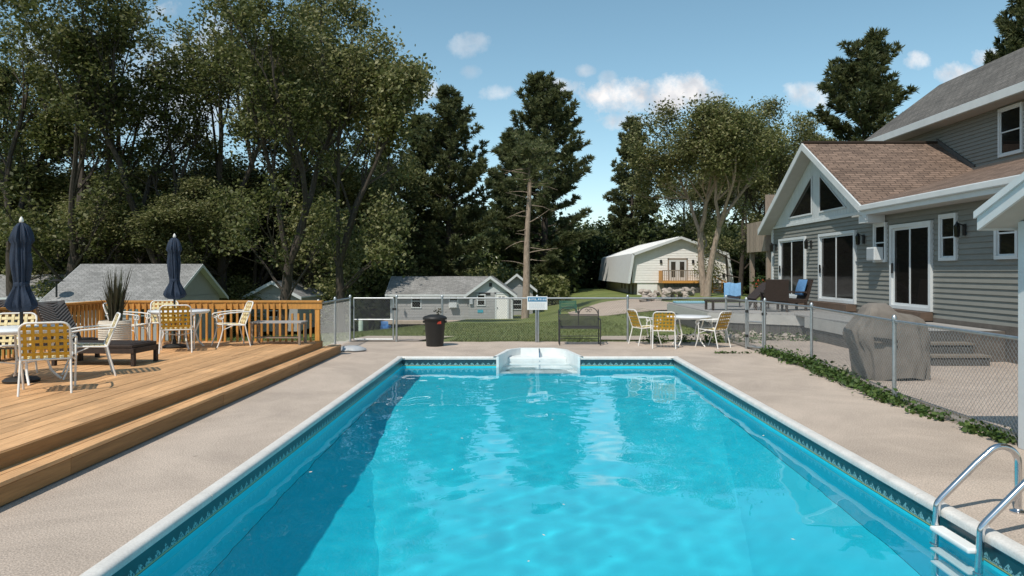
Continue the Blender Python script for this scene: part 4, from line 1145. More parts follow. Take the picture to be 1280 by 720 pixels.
MB().slab([(-.32, -.25, .30), (.32, -.25, .30), (.32, -.78, .78), (-.32, -.78, .78)], (0, .03, .035)).build('backrest', wk, ck, world=False)
MB().bar((0.2, -.6, .6), (.2, -.3, .1), .03, .03).build('back_strut', wk, ck, world=False)
tw_ = empty('towel_chair', (6.8, 23.2, DZ), R(165), 'chair draped with a light blue towel beside the wicker recliner', 'chair')
for sx in (-.27, .27):
    MB().tube([(sx, -.28, 0), (sx, -.28, .35), (sx, -.42, .88)], .018, 8).build('back_post', wk, tw_, True, world=False); MB().tube([(sx, .26, 0), (sx, .26, .38)], .018, 8).build('leg', wk, tw_, True, world=False)
box(-.29, .29, -.28, .28, .35, .39).build('seat', wk, tw_, world=False)
tw_.scale = (.8, .8, .85)
m = MB(); NN = 14; pth = [(-.44, .30), (-.46, .55), (-.44, .86), (-.41, .905), (-.37, .86), (-.30, .55), (-.25, .42)]
for i in range(NN + 1):
    for (yy, zz) in pth: u = -1 + 2 * i / NN; m.v.append((u * .33, yy + .015 * math.sin(i * 1.7 + zz * 5), zz + .02 * math.sin(u * 4)))
k = len(pth)
for i in range(NN):
    for j in range(k - 1): q = i * k + j; m.f.append((q, q + 1, q + k + 1, q + k)); m.mi.append(0)
m.build('towel', MATS['towel'], tw_, True, world=False)
tb = empty('wicker_side_table', (7.45, 22.6, DZ), 0, 'small wicker side table under the potted flowers', 'table')
box(-.25, .25, -.25, .25, .38, .42).build('table_top', wk, tb, world=False)
for sx in (-.22, .22):
    for sy in (-.22, .22): box(sx - .02, sx + .02, sy - .02, sy + .02, 0, .38).build('leg', wk, tb, world=False)
fp = empty('flower_pot', (7.45, 22.6, DZ + .42), 0, 'potted plant with red flowers on the wicker side table', 'plant')
MB().lathe([(.08, 0), (.12, .16), (.11, .17), (.10, .15)], 18).build('pot', MATS['pot_tan'], fp, True, world=False)
c_ = RNG.normal(size=(420, 3)) * [.13, .13, .12] + [0, 0, .34]
share(from_quads('foliage', leaves(c_, .07), MATS['leaf_weed']), 'foliage', fp)
c_ = unit(40) * [.2, .2, .16] + [0, 0, .32]
share(from_quads('blossoms', leaves(c_, .06, aspect=1), MATS['flower']), 'blossom_cluster', fp)['kind'] = 'stuff'
# ------------------------------------------------------------------ chain-link fences
FH = 1.10
def wire_panel(a, b, z0, z1, pitch, rad, parent, name='wire_mesh'):
    a = Vector(a); b = Vector(b); L_ = (b - a).length; d = (b - a).normalized(); H = z1 - z0; n_ = Vector((d.y, -d.x, 0))
    m = MB()
    def wire(p, q, o):
        p = Vector(p) + n_ * o; q = Vector(q) + n_ * o; dd = (q - p).normalized(); s = dd.cross(n_).normalized() * rad; t = n_ * rad
        k = len(m.v)
        for e_ in (p, q): m.v += [tuple(e_ + s), tuple(e_ - s * .5 + t * .87), tuple(e_ - s * .5 - t * .87)]
        m.f += [(k, k + 1, k + 4, k + 3), (k + 1, k + 2, k + 5, k + 4), (k + 2, k, k + 3, k + 5)]; m.mi += [0] * 3
    run = H * .9
    n = int((L_ + run) / pitch) + 1
    for sgn in (1, -1):
        for i in range(n):
            u0 = i * pitch - run; u1 = u0 + run
            f0 = max(0, -u0 / run); f1 = min(1, (L_ - u0) / run)
            if f1 <= f0: continue
            p = (u0 + run * f0, z0 + H * f0); q = (u0 + run * f1, z0 + H * f1)
            if sgn < 0: p = (L_ - p[0], p[1]); q = (L_ - q[0], q[1])
            P = a + d * p[0]; Q = a + d * q[0]
            wire((P.x, P.y, p[1]), (Q.x, Q.y, q[1]), .004 * sgn)
    return m.build(name, MATS['wire'], parent, kind='stuff')
def fence(pts, label, h=FH, pitch=.06, rad=.0021, posts=None):
    x0, y0 = pts[0]
    f = empty('chain_link_fence', (x0, y0, 0), label=label, cat='fence')
    for i, (x, y) in enumerate(pts):
        if posts and not posts[i]: continue
        MB().tube([(x, y, -.05), (x, y, h + .02)], .028, 10).build('post', MATS['galv'], f, True)
        MB().lathe([(.034, h + .0), (.036, h + .03), (.02, h + .06), (.004, h + .07)], 10, (x, y, 0)).build('post_cap', MATS['galv'], f, True)
    for (xa, ya), (xb, yb) in zip(pts[:-1], pts[1:]):
        MB().tube([(xa, ya, h - .02), (xb, yb, h - .02)], .020, 8).build('top_rail', MATS['galv'], f, True)
        wire_panel((xa, ya, 0), (xb, yb, 0), .03, h - .02, pitch, rad, f)
    return f
fence([(-4.22, 14.95), (-4.25, 16.4), (-4.25, 17.85)], 'chain-link fence between the sun deck corner and the gate')
fence([(-3.10, 17.85), (-1.97, 17.85), (.385, 17.85), (2.63, 17.85), (5.07, 17.85), (5.07, 16.25)], 'long chain-link fence across the far end of the pool')
fence([(5.32, 15.75), (5.42, 13.46), (4.97 + .03, 9.66), (4.95, 7.1)], 'chain-link fence along the right side beside the grill', posts=[1, 1, 1, 0])
def gate(a, b, label, bars, h=FH):
    a = Vector((*a, 0)); b = Vector((*b, 0)); g_ = empty('fence_gate', a, label=label, cat='gate')
    L_ = (b - a).length
    P = [(a.x, a.y, .06), (b.x, b.y, .06), (b.x, b.y, h - .02), (a.x, a.y, h - .02)]
    for i in range(4): MB().tube([P[i], P[(i + 1) % 4]], .021, 8).build('frame_bar', MATS['galv'], g_, True)
    for z in bars: MB().tube([(a.x, a.y, z), (b.x, b.y, z)], .019, 8).build('cross_bar', MATS['galv'], g_, True)
    wire_panel(a, b, .07, h - .03, .06, .0024, g_)
    for z in (.3, .85): MB().lathe([(.035, -.03), (.035, .03)], 8, (a.x - .03, a.y, z)).build('hinge', MATS['black_metal'], g_)
    MB().box(b.x - .02, b.x + .08, b.y - .03, b.y + .03, .78, .84).build('latch', MATS['black_metal'], g_)
gate((-4.16, 17.85), (-3.18, 17.85), 'chain-link gate with mid rail at the far left pool corner', [.55])
gate((5.09, 16.18), (5.30, 15.82), 'narrow chain-link gate at the far right of the concrete', [.62])

# ------------------------------------------------------------------ weeds, stones, grass
def weeds(name, spots, size, label):
    pts = []
    for (x, y, z, rx, ry, h, n) in spots:
        p = RNG.normal(size=(n, 3)); p[:, 0] = x + p[:, 0] * rx * .5; p[:, 1] = y + p[:, 1] * ry * .5; p[:, 2] = z + np.abs(p[:, 2]) * h * .5 + .012
        pts.append(p)
    me = from_quads(name, leaves(np.concatenate(pts), size, aspect=.8), MATS['leaf_weed'])
    o = bpy.data.objects.new(name, me); COL.objects.link(o); tag(o, label, 'weeds', kind='stuff')
sp = []
for t in np.linspace(0, 1, 70):
    y = 15.4 + (9.3 - 15.4) * t; x = np.interp(y, [7, 9.66, 13.46, 15.75], [5.03, 4.95, 5.28, 5.22]); k = RNG.uniform(.5, 1.2) * (1 if t < .75 else .8)
    sp.append((x - .03 + RNG.normal() * .04, y, .0, .20 * k, .16, .16 * k, int(60 * k)))
for y in (8.9, 8.7, 8.45, 7.9, 7.75, 7.6, 7.45, 7.35): sp.append((4.93 + RNG.normal() * .03, y, 0, .12, .14, .10, 55))
for (x, y) in ((4.2, 15.3), (4.5, 15.33), (4.75, 15.3), (4.35, 15.32)): sp.append((x, y, 0, .16, .05, .03, 16))
for x in (4.55, 4.8, 3.2, 3.4, 4.0): sp.append((x, 17.6, 0, .2, .2, .22, 120))
for (x, y) in ((5.5, 17.5), (5.9, 18.4), (6.3, 18.2), (6.9, 18.1), (7.3, 18.0), (5.6, 19.3)): sp.append((x, y, 0, .35, .25, .2, 130))
weeds('fence_weeds', sp, .06, 'low green weeds growing along the side fence and stones')
st_me = []
for k in range(5):
    bm = bmesh.new(); bmesh.ops.create_icosphere(bm, subdivisions=2, radius=1)
    r_ = np.random.default_rng(k + 30); ph_ = r_.uniform(0, 6, 9)
    for v in bm.verts:
        n_ = v.co.normalized(); f = 1 + .16 * math.sin(3 * n_.x + ph_[0]) + .14 * math.sin(4 * n_.y + ph_[1]) + .1 * math.sin(5 * n_.z + ph_[2] + 3 * n_.x)
        v.co = Vector((n_.x, n_.y * .8, n_.z * .62)) * f
    me = bpy.data.meshes.new('stone'); bm.to_mesh(me); bm.free(); me.materials.append(MATS['stone']); st_me.append(me)
rs = np.random.default_rng(8)
def stone(x, y, z, s, lb, gr, par=None):
    o = bpy.data.objects.new('border_stone', st_me[rs.integers(5)]); COL.objects.link(o); o.location = (x, y, z + s * .3); o.rotation_euler = (0, 0, rs.uniform(0, 6)); o.scale = (s, s, s)
    if par: o.parent = par; o.location = o.location - Vector(par.location)
    else: tag(o, lb, 'stone', gr)
for k in range(16): stone(5.62 + k * .17 + rs.normal() * .03, 20.2 - k * .118 - .15 + rs.normal() * .05, 0, rs.uniform(.07, .14), 'rounded pale stone bordering the skirt of the house deck', 'stones along the house deck skirt')
for (x, y, s) in ((5.25, 18.25, .15), (5.5, 18.5, .13), (5.2, 16.9, .10), (4.9, 18.1, .12), (5.6, 18.0, .1), (4.6, 18.12, .09)): stone(x, y, 0, s, 'rounded pale stone at the far right fence corner', 'stones at the fence corner')
sw_ = empty('stone_wall', (8.6, 50, gz(8.6, 50)), label='low heaped fieldstone bank in front of the white barn', cat='wall')
for k in range(75):
    t = rs.uniform(0, 1); x = 8.2 + t * 4.0; y = 49.5 + t * 1.5 + rs.normal() * .25; z = gz(x, y) + rs.uniform(0, .75)
    o = bpy.data.objects.new('stone', st_me[rs.integers(5)]); COL.objects.link(o); o.parent = sw_; o.location = Vector((x, y + z * .3, z)) - sw_.location; s = rs.uniform(.16, .3); o.scale = (s, s, s); o.rotation_euler = (0, 0, rs.uniform(0, 6))
# grass blades on the lawn behind the pool fence
n = 34000
gx = RNG.uniform(-9, 6.5, n); gy = 18.0 + RNG.uniform(0, 1, n) ** 1.7 * 22
keep = ~((gx > -4.6) & (gx < -1.8) & (gy < 20.9)) & ~((gx > 1.9) & (gy > 18.3) & (gy < 20.7))
gx, gy = gx[keep], gy[keep]; n = len(gx)
gz_ = np.array([gz(a, b) for a, b in zip(gx, gy)])
h = RNG.uniform(.03, .075, n); a = RNG.uniform(0, 6.28, n); w = .010 + .0006 * (gy - 18)
base = np.stack([gx, gy, gz_ - .005], 1); d = np.stack([np.cos(a), np.sin(a), 0 * a], 1)
tip = base + np.stack([RNG.normal(size=n) * .025, RNG.normal(size=n) * .025, h], 1)
v = np.stack([base - d * w[:, None], base + d * w[:, None], tip], 1).reshape(-1, 3)
o = bpy.data.objects.new('grass', from_quads('grass', v, MATS['grass'], 3)); COL.objects.link(o); tag(o, 'mown lawn grass behind the pool fence', 'grass', kind='stuff')

# ------------------------------------------------------------------ cottages
def wall_boards(parent, x0, x1, y, z0, z1, opens, mat, step, proud=.02):
    """lap siding on a wall that faces -Y"""
    z = z0
    while z < z1 - .02:
        zt = min(z + step, z1); iv = [(x0, x1)]
        for a, b, c, d_ in opens:
            if d_ > z + .03 and c < zt - .03:
                nv = []
                for p, q in iv:
                    if b <= p or a >= q: nv.append((p, q)); continue
                    if a > p: nv.append((p, a))
                    if b < q: nv.append((b, q))
                iv = nv
        for p, q in iv:
            MB().hexa([(p, y - proud - .012, z - .006), (q, y - proud - .012, z - .006), (q, y, z - .006), (p, y, z - .006), (p, y - proud, zt), (q, y - proud, zt), (q, y, zt), (p, y, zt)]).build('siding_board', mat, parent)
        z = zt
def win_y(parent, x0, x1, y, z0, z1, ac_=False):
    m = MB(); w = .09
    m.box(x0, x1, y - .06, y, z1 - w, z1).box(x0, x1, y - .06, y, z0, z0 + w).box(x0, x0 + w, y - .06, y, z0 + w, z1 - w).box(x1 - w, x1, y - .06, y, z0 + w, z1 - w)
    zm = (z0 + z1) / 2; m.box(x0 + w, x1 - w, y - .05, y, zm - .03, zm + .03)
    f = m.build('window', MATS['trim'], parent)
    box(x0 + w - .005, x1 - w + .005, y - .03, y - .02, z0 + w, zm - .03).build('pane', MATS['glass'], f); box(x0 + w - .005, x1 - w + .005, y - .03, y - .02, zm + .03, z1 - w).build('pane', MATS['glass'], f)
    if ac_: box(x0 + .1, x1 - .1, y - .4, y - .03, z0 + .08, z0 + .48).build('air_conditioner', MATS['trim'], f)
def gable_x(name, parent, x0, x1, yf, yb, zw, zr, ov, mats, th=.09):
    """gable roof with its ridge along X; front eave at yf-ov, back at yb+ov"""
    ym = (yf + yb) / 2; sl = (zr - zw) / (ym - yf); ze = zw - sl * ov
    uvslab(name, [(x0 - ov, yf - ov, ze), (x1 + ov, yf - ov, ze), (x1 + ov, ym, zr), (x0 - ov, ym, zr)], (0, 0, -th), mats, parent, (1, 0, 0), (0, 1, sl))
    uvslab(name, [(x0 - ov, ym, zr), (x1 + ov, ym, zr), (x1 + ov, yb + ov, ze), (x0 - ov, yb + ov, ze)], (0, 0, -th), mats, parent, (1, 0, 0), (0, -1, sl))
    box(x0 - ov, x1 + ov, yf - ov - .03, yf - ov - .002, ze - .18, ze - .01).build('fascia', MATS['trim'], parent)
    for xx, s in ((x0 - ov, -1), (x1 + ov, 1)):
        for ya, za in ((yf - ov, ze), (yb + ov, ze)):
            MB().slab([(xx, ya, za - .01), (xx, ym, zr - .01), (xx, ym, zr - .19), (xx, ya, za - .19)], (s * .03, 0, 0)).build('rake_board', MATS['trim'], parent)
    for xx in (x0, x1):
        MB().slab([(xx, yf, zw - .02), (xx, yb, zw - .02), (xx, ym, zr - .12)], (.1 if xx == x0 else -.1, 0, 0)).build('gable_wall', MATS['cottage_siding'], parent)
def gable_y(name, parent, x0, x1, yf, yb, zw, zr, ov, mats, wallmat, th=.09):
    """gable roof with its ridge along Y, gable facing the camera"""
    xm = (x0 + x1) / 2; sl = (zr - zw) / (xm - x0); ze = zw - sl * ov
    uvslab(name, [(x0 - ov, yb, ze), (x0 - ov, yf - ov, ze), (xm, yf - ov, zr), (xm, yb, zr)], (0, 0, -th), mats, parent, (0, 1, 0), (1, 0, sl))
    uvslab(name, [(xm, yb, zr), (xm, yf - ov, zr), (x1 + ov, yf - ov, ze), (x1 + ov, yb, ze)], (0, 0, -th), mats, parent, (0, 1, 0), (-1, 0, sl))
    for xa, za in ((x0 - ov, ze), (x1 + ov, ze)):
        MB().slab([(xa, yf - ov - .002, za - .0), (xm, yf - ov - .002, zr - .0), (xm, yf - ov - .002, zr - .24), (xa, yf - ov - .002, za - .24)], (0, -.03, 0)).build('rake_board', MATS['trim'], parent)
    MB().slab([(x0, yf, zw - .02), (x1, yf, zw - .02), (xm, yf, zr - .12)], (0, .1, 0)).build('gable_wall', wallmat, parent)
mats_p = [MATS['shingle_pale'], MATS['trim']]
def px(x, d): return (x - 652) / 900 * d
# pool-side bath cottage (centre)
D = 58.0; zb = CAM_H - 61 * D / 900
c1 = empty('cottage', (px(560, D), D, zb), label='long grey-sided cottage with white cross gable and white door beyond the lawn', cat='cottage')
x0, xg0, x1 = px(488, D), px(586, D), px(641, D); zw = zb + 2.25
box(x0, xg0, D, D + 5, zb - .3, zw).build('wall', MATS['cottage_siding'], c1)
box(xg0, x1, D - .4, D + 5, zb - .3, zw).build('wall', MATS['cottage_siding'], c1)
W1 = [(px(514, D), px(527, D)), (px(561, D), px(573, D))]
oo = [(a, b, zb + .95, zb + 2.1) for a, b in W1]
wall_boards(c1, x0, xg0, D, zb, zw, oo, MATS['cottage_siding'], .22)
win_y(c1, *W1[0], D - .02, zb + .95, zb + 2.1); win_y(c1, *W1[1], D - .02, zb + .95, zb + 2.1, True)
D2 = D - .4
oo = [(px(596, D2), px(607, D2), zb + 1.15, zb + 2.1), (px(618, D2), px(637, D2), zb, zw)]
wall_boards(c1, xg0, x1, D2, zb, zw, oo, MATS['cottage_siding'], .22)
win_y(c1, px(596, D2), px(607, D2), D2 - .02, zb + 1.15, zb + 2.1)
m = MB(); a, b = px(618.5, D2), px(636, D2)
m.box(a, a + .12, D2 - .06, D2, zb, zw - .05).box(b - .12, b, D2 - .06, D2, zb, zw - .05).box(a, b, D2 - .06, D2, zw - .15, zw - .05); fr = m.build('door_frame', MATS['trim'], c1)
dr = box(a + .12, b - .12, D2 - .03, D2, zb + .02, zw - .15).build('door', MATS['barn_white'], c1)
for q in (.3, .62): box(a + .12 + (b - a - .24) * (q - .10), a + .12 + (b - a - .24) * (q + .14), D2 - .04, D2 - .03, zb + 1.72, zb + 1.9).build('pane', MATS['glass'], dr)
box(a + .18, a + .24, D2 - .08, D2 - .03, zb + .95, zb + 1.05).build('handle', MATS['black_metal'], dr)
box(px(598.5, D2), px(613, D2), D2 - .06, D2 - .02, zb + 2.02, zb + 2.22).build('name_board', MATS['iron'], c1)
box(px(587, D2), px(591, D2), D2 - .2, D2, zb + 1.3, zb + 1.75).build('meter_box', MATS['sign_grey'], c1)
box(px(597, D2), px(604, D2), D2 - .06, D2 - .035, zb + .62, zb + .85).build('blue_plate', MATS['teal'], c1)
for q in (x0, x1 - .12): box(q, q + .12, D2 + (.36 if q == x0 else -.05), D + .0, zb, zw).build('corner_trim', MATS['trim'], c1)
gable_x('roof_slope', c1, x0, xg0 + 1.2, D, D + 5, zw, zw + 1.25, .35, mats_p)
gable_y('roof_slope', c1, xg0, x1, D2, D + 4, zw, zw + 1.3, .35, mats_p, MATS['white_board'])
box((xg0 + x1) / 2 - .12, (xg0 + x1) / 2 + .12, D2 - .05, D2, zw + .45, zw + .75).build('gable_vent', MATS['iron'], c1)
box(x0 - .3, x1 + 1.6, D - 1.8, D - .5, zb - .2, zb + .03).build('walkway', MATS['concrete'], c1)
def cottage_y(xl, xr, d, zbase, zwall, zridge, depth, label):
    c = empty('cottage', (px((xl + xr) / 2, d), d, zbase), label=label, cat='cottage')
    a, b = px(xl, d), px(xr, d)
    box(a, b, d, d + depth, zbase, zwall).build('wall', MATS['cottage_siding'], c)
    gable_y('roof_slope', c, a, b, d, d + depth, zwall, zridge, .4, mats_p, MATS['cottage_siding'])
    wm_ = (a + b) / 2
    win_y(c, wm_ - .5, wm_ + .5, d - .005, zbase + 1.0, zbase + 2.0)
    return c
cottage_y(626, 666, 66, -2.8, 1.75 - 19 * 66 / 900, 1.75 - 3 * 66 / 900, 5, 'small grey cottage peeking out behind the bath cottage and bare trunk')
cottage_y(312, 372, 52, -2.6, 1.75 - 28 * 52 / 900, 1.75 - 12 * 52 / 900, 6, 'pale cottage gable hidden among the trees behind the deck railing')
cottage_y(362, 396, 60, -2.6, 1.75 - 27 * 60 / 900, 1.75 - 14 * 60 / 900, 6, 'second cottage roof showing right of a dark trunk behind the railing')
def cottage_x(xa, xb, yf, yb, zbase, zw, zr, label):
    c = empty('cottage', ((xa + xb) / 2, yf, zbase), label=label, cat='cottage')
    box(xa, xb, yf, yb, zbase, zw).build('wall', MATS['cottage_siding'], c)
    gable_x('roof_slope', c, xa, xb, yf, yb, zw, zr, .4, mats_p)
    for q in (.2, .5, .8): win_y(c, xa + (xb - xa) * q - .45, xa + (xb - xa) * q + .45, yf - .005, zw - 1.5, zw - .5)
    return c
cl = cottage_x(-25.4, -19.1, 38.9, 45.5, -2.6, .35, 2.18, 'cottage with pale shingle roof behind the left deck railing')
MB().tube([(-25.0, 38.7, .35), (-25.0, 38.7, 1.2)], .05, 8).lathe([(.36, 1.2), (.40, 1.22), (.05, 1.34)], 12, (-25.0, 38.7, 0)).build('roof_vent', MATS['black_metal'], cl)
cottage_x(-43, -33.5, 50, 57, -2.6, .1, 1.5, 'far cottage roof at the left picture edge behind the umbrella')

# ------------------------------------------------------------------ white barn
BD = 70.0
barn = empty('barn', (px(850, BD), BD, -.8), label='white gambrel-roofed barn with small orange balcony', cat='barn')
def bz(y): return CAM_H - (y - 339) * BD / 900
bx0, bx1, bxm = px(792, BD), px(912, BD), px(850, BD)
BB = BD + 26.0     # back of the barn
k0, k1 = px(790.5, BD), px(908, BD)   # knee of the gambrel
zk0, zk1, za, zf = bz(317), bz(317), bz(296), bz(353.5)
e0, e1 = px(785.5, BD), px(913.5, BD)
face = [(e0 + .35, zf), (e1 - .35, zf), (k1 - .15, zk1 - .1), (bxm, za - .12), (k0 + .15, zk0 - .1)]
MB().slab([(x, BD, z) for x, z in face], (0, .3, 0)).build('front_core', MATS['barn_white'], barn)
# clapboards, clipped to the gambrel outline
z = zf
def xr_at(z):
    if z <= zk0 - .1:
        t = (z - zf) / (zk0 - .1 - zf); return e0 + .35 + (k0 + .15 - e0 - .35) * t, e1 - .35 + (k1 - .15 - e1 + .35) * t
    t = (z - zk0 + .1) / (za - .12 - zk0 + .1); return k0 + .15 + (bxm - k0 - .15) * t, k1 - .15 + (bxm - k1 + .15) * t
DX0_, DX1_, DZ0_, DZ1_ = px(834.5, BD), px(859.5, BD), bz(350.5), bz(323)
while z < za - .4:
    zt = z + .24; (a0, a1), (b0_, b1_) = xr_at(z), xr_at(zt)
    segs = [((a0, b0_), (a1, b1_))]
    if DZ0_ - .05 < z and zt < DZ1_ + .2: segs = [((a0, b0_), (DX0_, DX0_)), ((DX1_, DX1_), (a1, b1_))]
    for (p0, p1), (q0, q1) in segs:
        MB().hexa([(p0, BD - .035, z), (q0, BD - .035, z), (q0, BD, z), (p0, BD, z), (p1, BD - .012, zt), (q1, BD - .012, zt), (q1, BD, zt), (p1, BD, zt)]).build('clapboard', MATS['barn_white'], barn)
    z = zt
mr_ = [MATS['metal_roof'], MATS['trim']]
O = .55
def gs(pa, pb, name):
    uvslab(name, [(pa[0], BD - O, pa[1]), (pa[0], BB, pa[1]), (pb[0], BB, pb[1]), (pb[0], BD - O, pb[1])], (0, 0, -.10), mr_, barn, (0, 1, 0), (1, 0, 1))
gs((k0 - .1, zk0), (bxm, za), 'roof_slope'); gs((bxm, za), (k1 + .1, zk1), 'roof_slope')
for (ka, ea, s) in ((k0, e0, 1), (k1, e1, -1)):
    MB().slab([(ka - s * .1, BD - O, zk0 - .01), (ka - s * .1, BB, zk0 - .01), (ea - s * .15, BB, zf - .05), (ea - s * .15, BD - O, zf - .05)], (s * .12, 0, 0)).build('lower_roof_slope', MATS['metal_roof'], barn)
    MB().slab([(ka - s * .1, BD - O - .03, zk0 + .02), (ea - s * .15, BD - O - .03, zf - .05), (ea + s * .08, BD - O - .03, zf - .05), (ka + s * .13, BD - O - .03, zk0 - .1)], (0, .03, 0)).build('rake_board', MATS['trim'], barn)
    MB().slab([(ka - s * .1, BD - O - .03, zk0 + .02), (bxm, BD - O - .03, za + .02), (bxm, BD - O - .03, za - .22), (ka + s * .1, BD - O - .03, zk0 - .2)], (0, .028, 0)).build('rake_board', MATS['trim'], barn)
for k in range(33):
    yy = BD + .3 + k * .76; t = .0
    MB().bar((k0 - .05, yy, zk0 + .03), (bxm - .05, yy, za + .03), .04, .05).build('roof_seam', MATS['metal_roof'], barn)
# block ground floor
gb = -.95
lw = box(e0 + .9, e1 - .8, BD + .12, BB - .3, gb, zf + .02).build('ground_floor', MATS['barn_block'], barn)
box(e0 + .88, px(822, BD), BD + .06, BD + .12, gb, zf - .02).build('ground_floor_face', MATS['barn_white'], barn)
for y0_ in (BD + 2.5, BD + 5.0, BD + 8.0, BD + 10.5): box(e0 + .86, e0 + .9, y0_, y0_ + .9, gb + (.1 if y0_ < BD + 6 else .8), zf - .25).build('ground_door', MATS['brown_door'], barn)
m = MB(); m.box(DX0_, DX0_ + .12, BD - .07, BD, DZ0_, DZ1_).box(DX1_ - .12, DX1_, BD - .07, BD, DZ0_, DZ1_).box(DX0_, DX1_, BD - .07, BD, DZ1_ - .12, DZ1_)
fd = m.build('french_door', MATS['weathered'], barn)
w_ = (DX1_ - DX0_ - .24) / 2
for q in range(2):
    a = DX0_ + .12 + q * w_
    mm = MB(); zz0, zz1 = DZ0_, DZ1_ - .12; mm.box(a, a + .2, BD - .05, BD - .001, zz0, zz1).box(a + w_ - .2, a + w_, BD - .05, BD - .001, zz0, zz1).box(a + .2, a + w_ - .2, BD - .05, BD - .001, zz1 - .2, zz1).box(a + .2, a + w_ - .2, BD - .05, BD - .001, zz0, zz0 + .3)
    mm.build('door_leaf', MATS['trim'], fd); box(a + .19, a + w_ - .19, BD - .03, BD - .015, zz0 + .29, zz1 - .19).build('pane', MATS['glass'], fd)
for q in (826, 866, 904): box(px(q, BD) - .1, px(q, BD) + .1, BD - .15, BD - .03, bz(326 if q < 900 else 343) - .25, bz(326 if q < 900 else 343) + .1).build('lantern', MATS['black_metal'], barn)
# balcony with balusters
ba0, ba1, by_ = px(823, BD), px(873, BD), BD - 2.0
bl = box(ba0, ba1, by_, BD - .04, zf - .0, zf + .22).build('balcony', MATS['rail_wood'], barn)
box(ba0, ba1, by_, by_ + .08, zf + 1.15, zf + 1.24).build('balcony_rail', MATS['weathered'], bl)
for k in range(24): box(ba0 + .05 + k * (ba1 - ba0 - .1) / 23 - .03, ba0 + .05 + k * (ba1 - ba0 - .1) / 23 + .03, by_ + .01, by_ + .06, zf + .22, zf + 1.15).build('baluster', MATS['weathered'], bl)
for k in range(6): box(ba0, ba0 + .05, by_ + .1 + k * .3, by_ + .1 + k * .3 + .26, zf + .22, zf + 1.2).build('balcony_plank', MATS['rail_wood'], bl)
for k in range(14): box(ba0 + .2 + k * .275, ba0 + .2 + k * .275 + .25, by_ + .25, by_ + .3, gb, zf - .01).build('skirt_plank', MATS['skirt_dark'], bl)
for k in range(6):
    box(ba1 + .1 + k * .45, ba1 + .55 + k * .45, by_ + .2, by_ + 1.2, zf - .1 - k * .22, zf - .02 - k * .22).build('stair_tread', MATS['rail_wood'], bl)
MB().bar((ba1, by_ + .2, zf + 1.1), (ba1 + 2.8, by_ + .2, zf - .2), .08, .12).build('stair_rail', MATS['rail_wood'], bl)
for q in (.9, 1.8, 2.8): box(ba1 + q - .05, ba1 + q + .05, by_ + .15, by_ + .25, gb, zf + 1.1 - q * .46).build('stair_post', MATS['rail_wood'], bl)

# ------------------------------------------------------------------ small things across the lawn
up_ = empty('utility_pedestal', (px(451, 40), 40, gz(px(451, 40), 40)), label='pale green utility pedestal standing on the lawn', cat='pedestal')
MB().lathe([(.13, 0), (.13, .62), (.10, .68), (.03, .70)], 14).build('case', MATS['utility'], up_, True, world=False); MB().lathe([(.145, .42), (.145, .46)], 14).build('collar', MATS['utility'], up_, world=False)
bc = empty('blue_lawn_chair', (px(482, 50), 50, gz(px(482, 50), 50)), R(200), 'blue plastic lawn chair beside the long grey cottage', 'chair')
for k in range(5): MB().slab([(-.3 + k * .125, -.25, .3), (-.19 + k * .125, -.25, .3), (-.19 + k * .125, -.6, 1.0), (-.3 + k * .125, -.6, 1.0)], (0, .03, .01)).build('back_slat', MATS['plastic_blue'], bc, world=False)
box(-.32, .32, -.28, .3, .28, .33).build('seat', MATS['plastic_blue'], bc, world=False)
for s in (-1, 1):
    box(s * .36 - .06, s * .36 + .06, -.35, .35, .55, .6).build('armrest', MATS['plastic_blue'], bc, world=False)
    box(s * .34 - .03, s * .34 + .03, .25, .33, 0, .55).build('leg', MATS['plastic_blue'], bc, world=False); box(s * .34 - .03, s * .34 + .03, -.45, -.37, 0, .55).build('leg', MATS['plastic_blue'], bc, world=False)
bc.scale = (.8, .8, .72)
gx_, gy_ = px(710, 52), 52.0
gl = empty('green_bench', (gx_, gy_, gz(gx_, gy_)), 0, 'green garden bench on the gravel drive beside the bare trunk', 'bench')
for k in range(5): box(-.6, .6, .20 + k * .012, .23 + k * .012, .45 + k * .11, .53 + k * .11).build('back_slat', MATS['green_metal'], gl, world=False)
for k in range(4): box(-.6, .6, -.25 + k * .11, -.16 + k * .11, .42, .45).build('seat_slat', MATS['green_metal'], gl, world=False)
for s in (-1, 1):
    box(s * .58 - .035, s * .58 + .035, .2, .28, 0, 1.0).build('leg', MATS['green_metal'], gl, world=False); box(s * .58 - .035, s * .58 + .035, -.27, -.2, 0, .65).build('leg', MATS['green_metal'], gl, world=False)
    box(s * .58 - .04, s * .58 + .04, -.28, .25, .62, .67).build('armrest', MATS['green_metal'], gl, world=False)
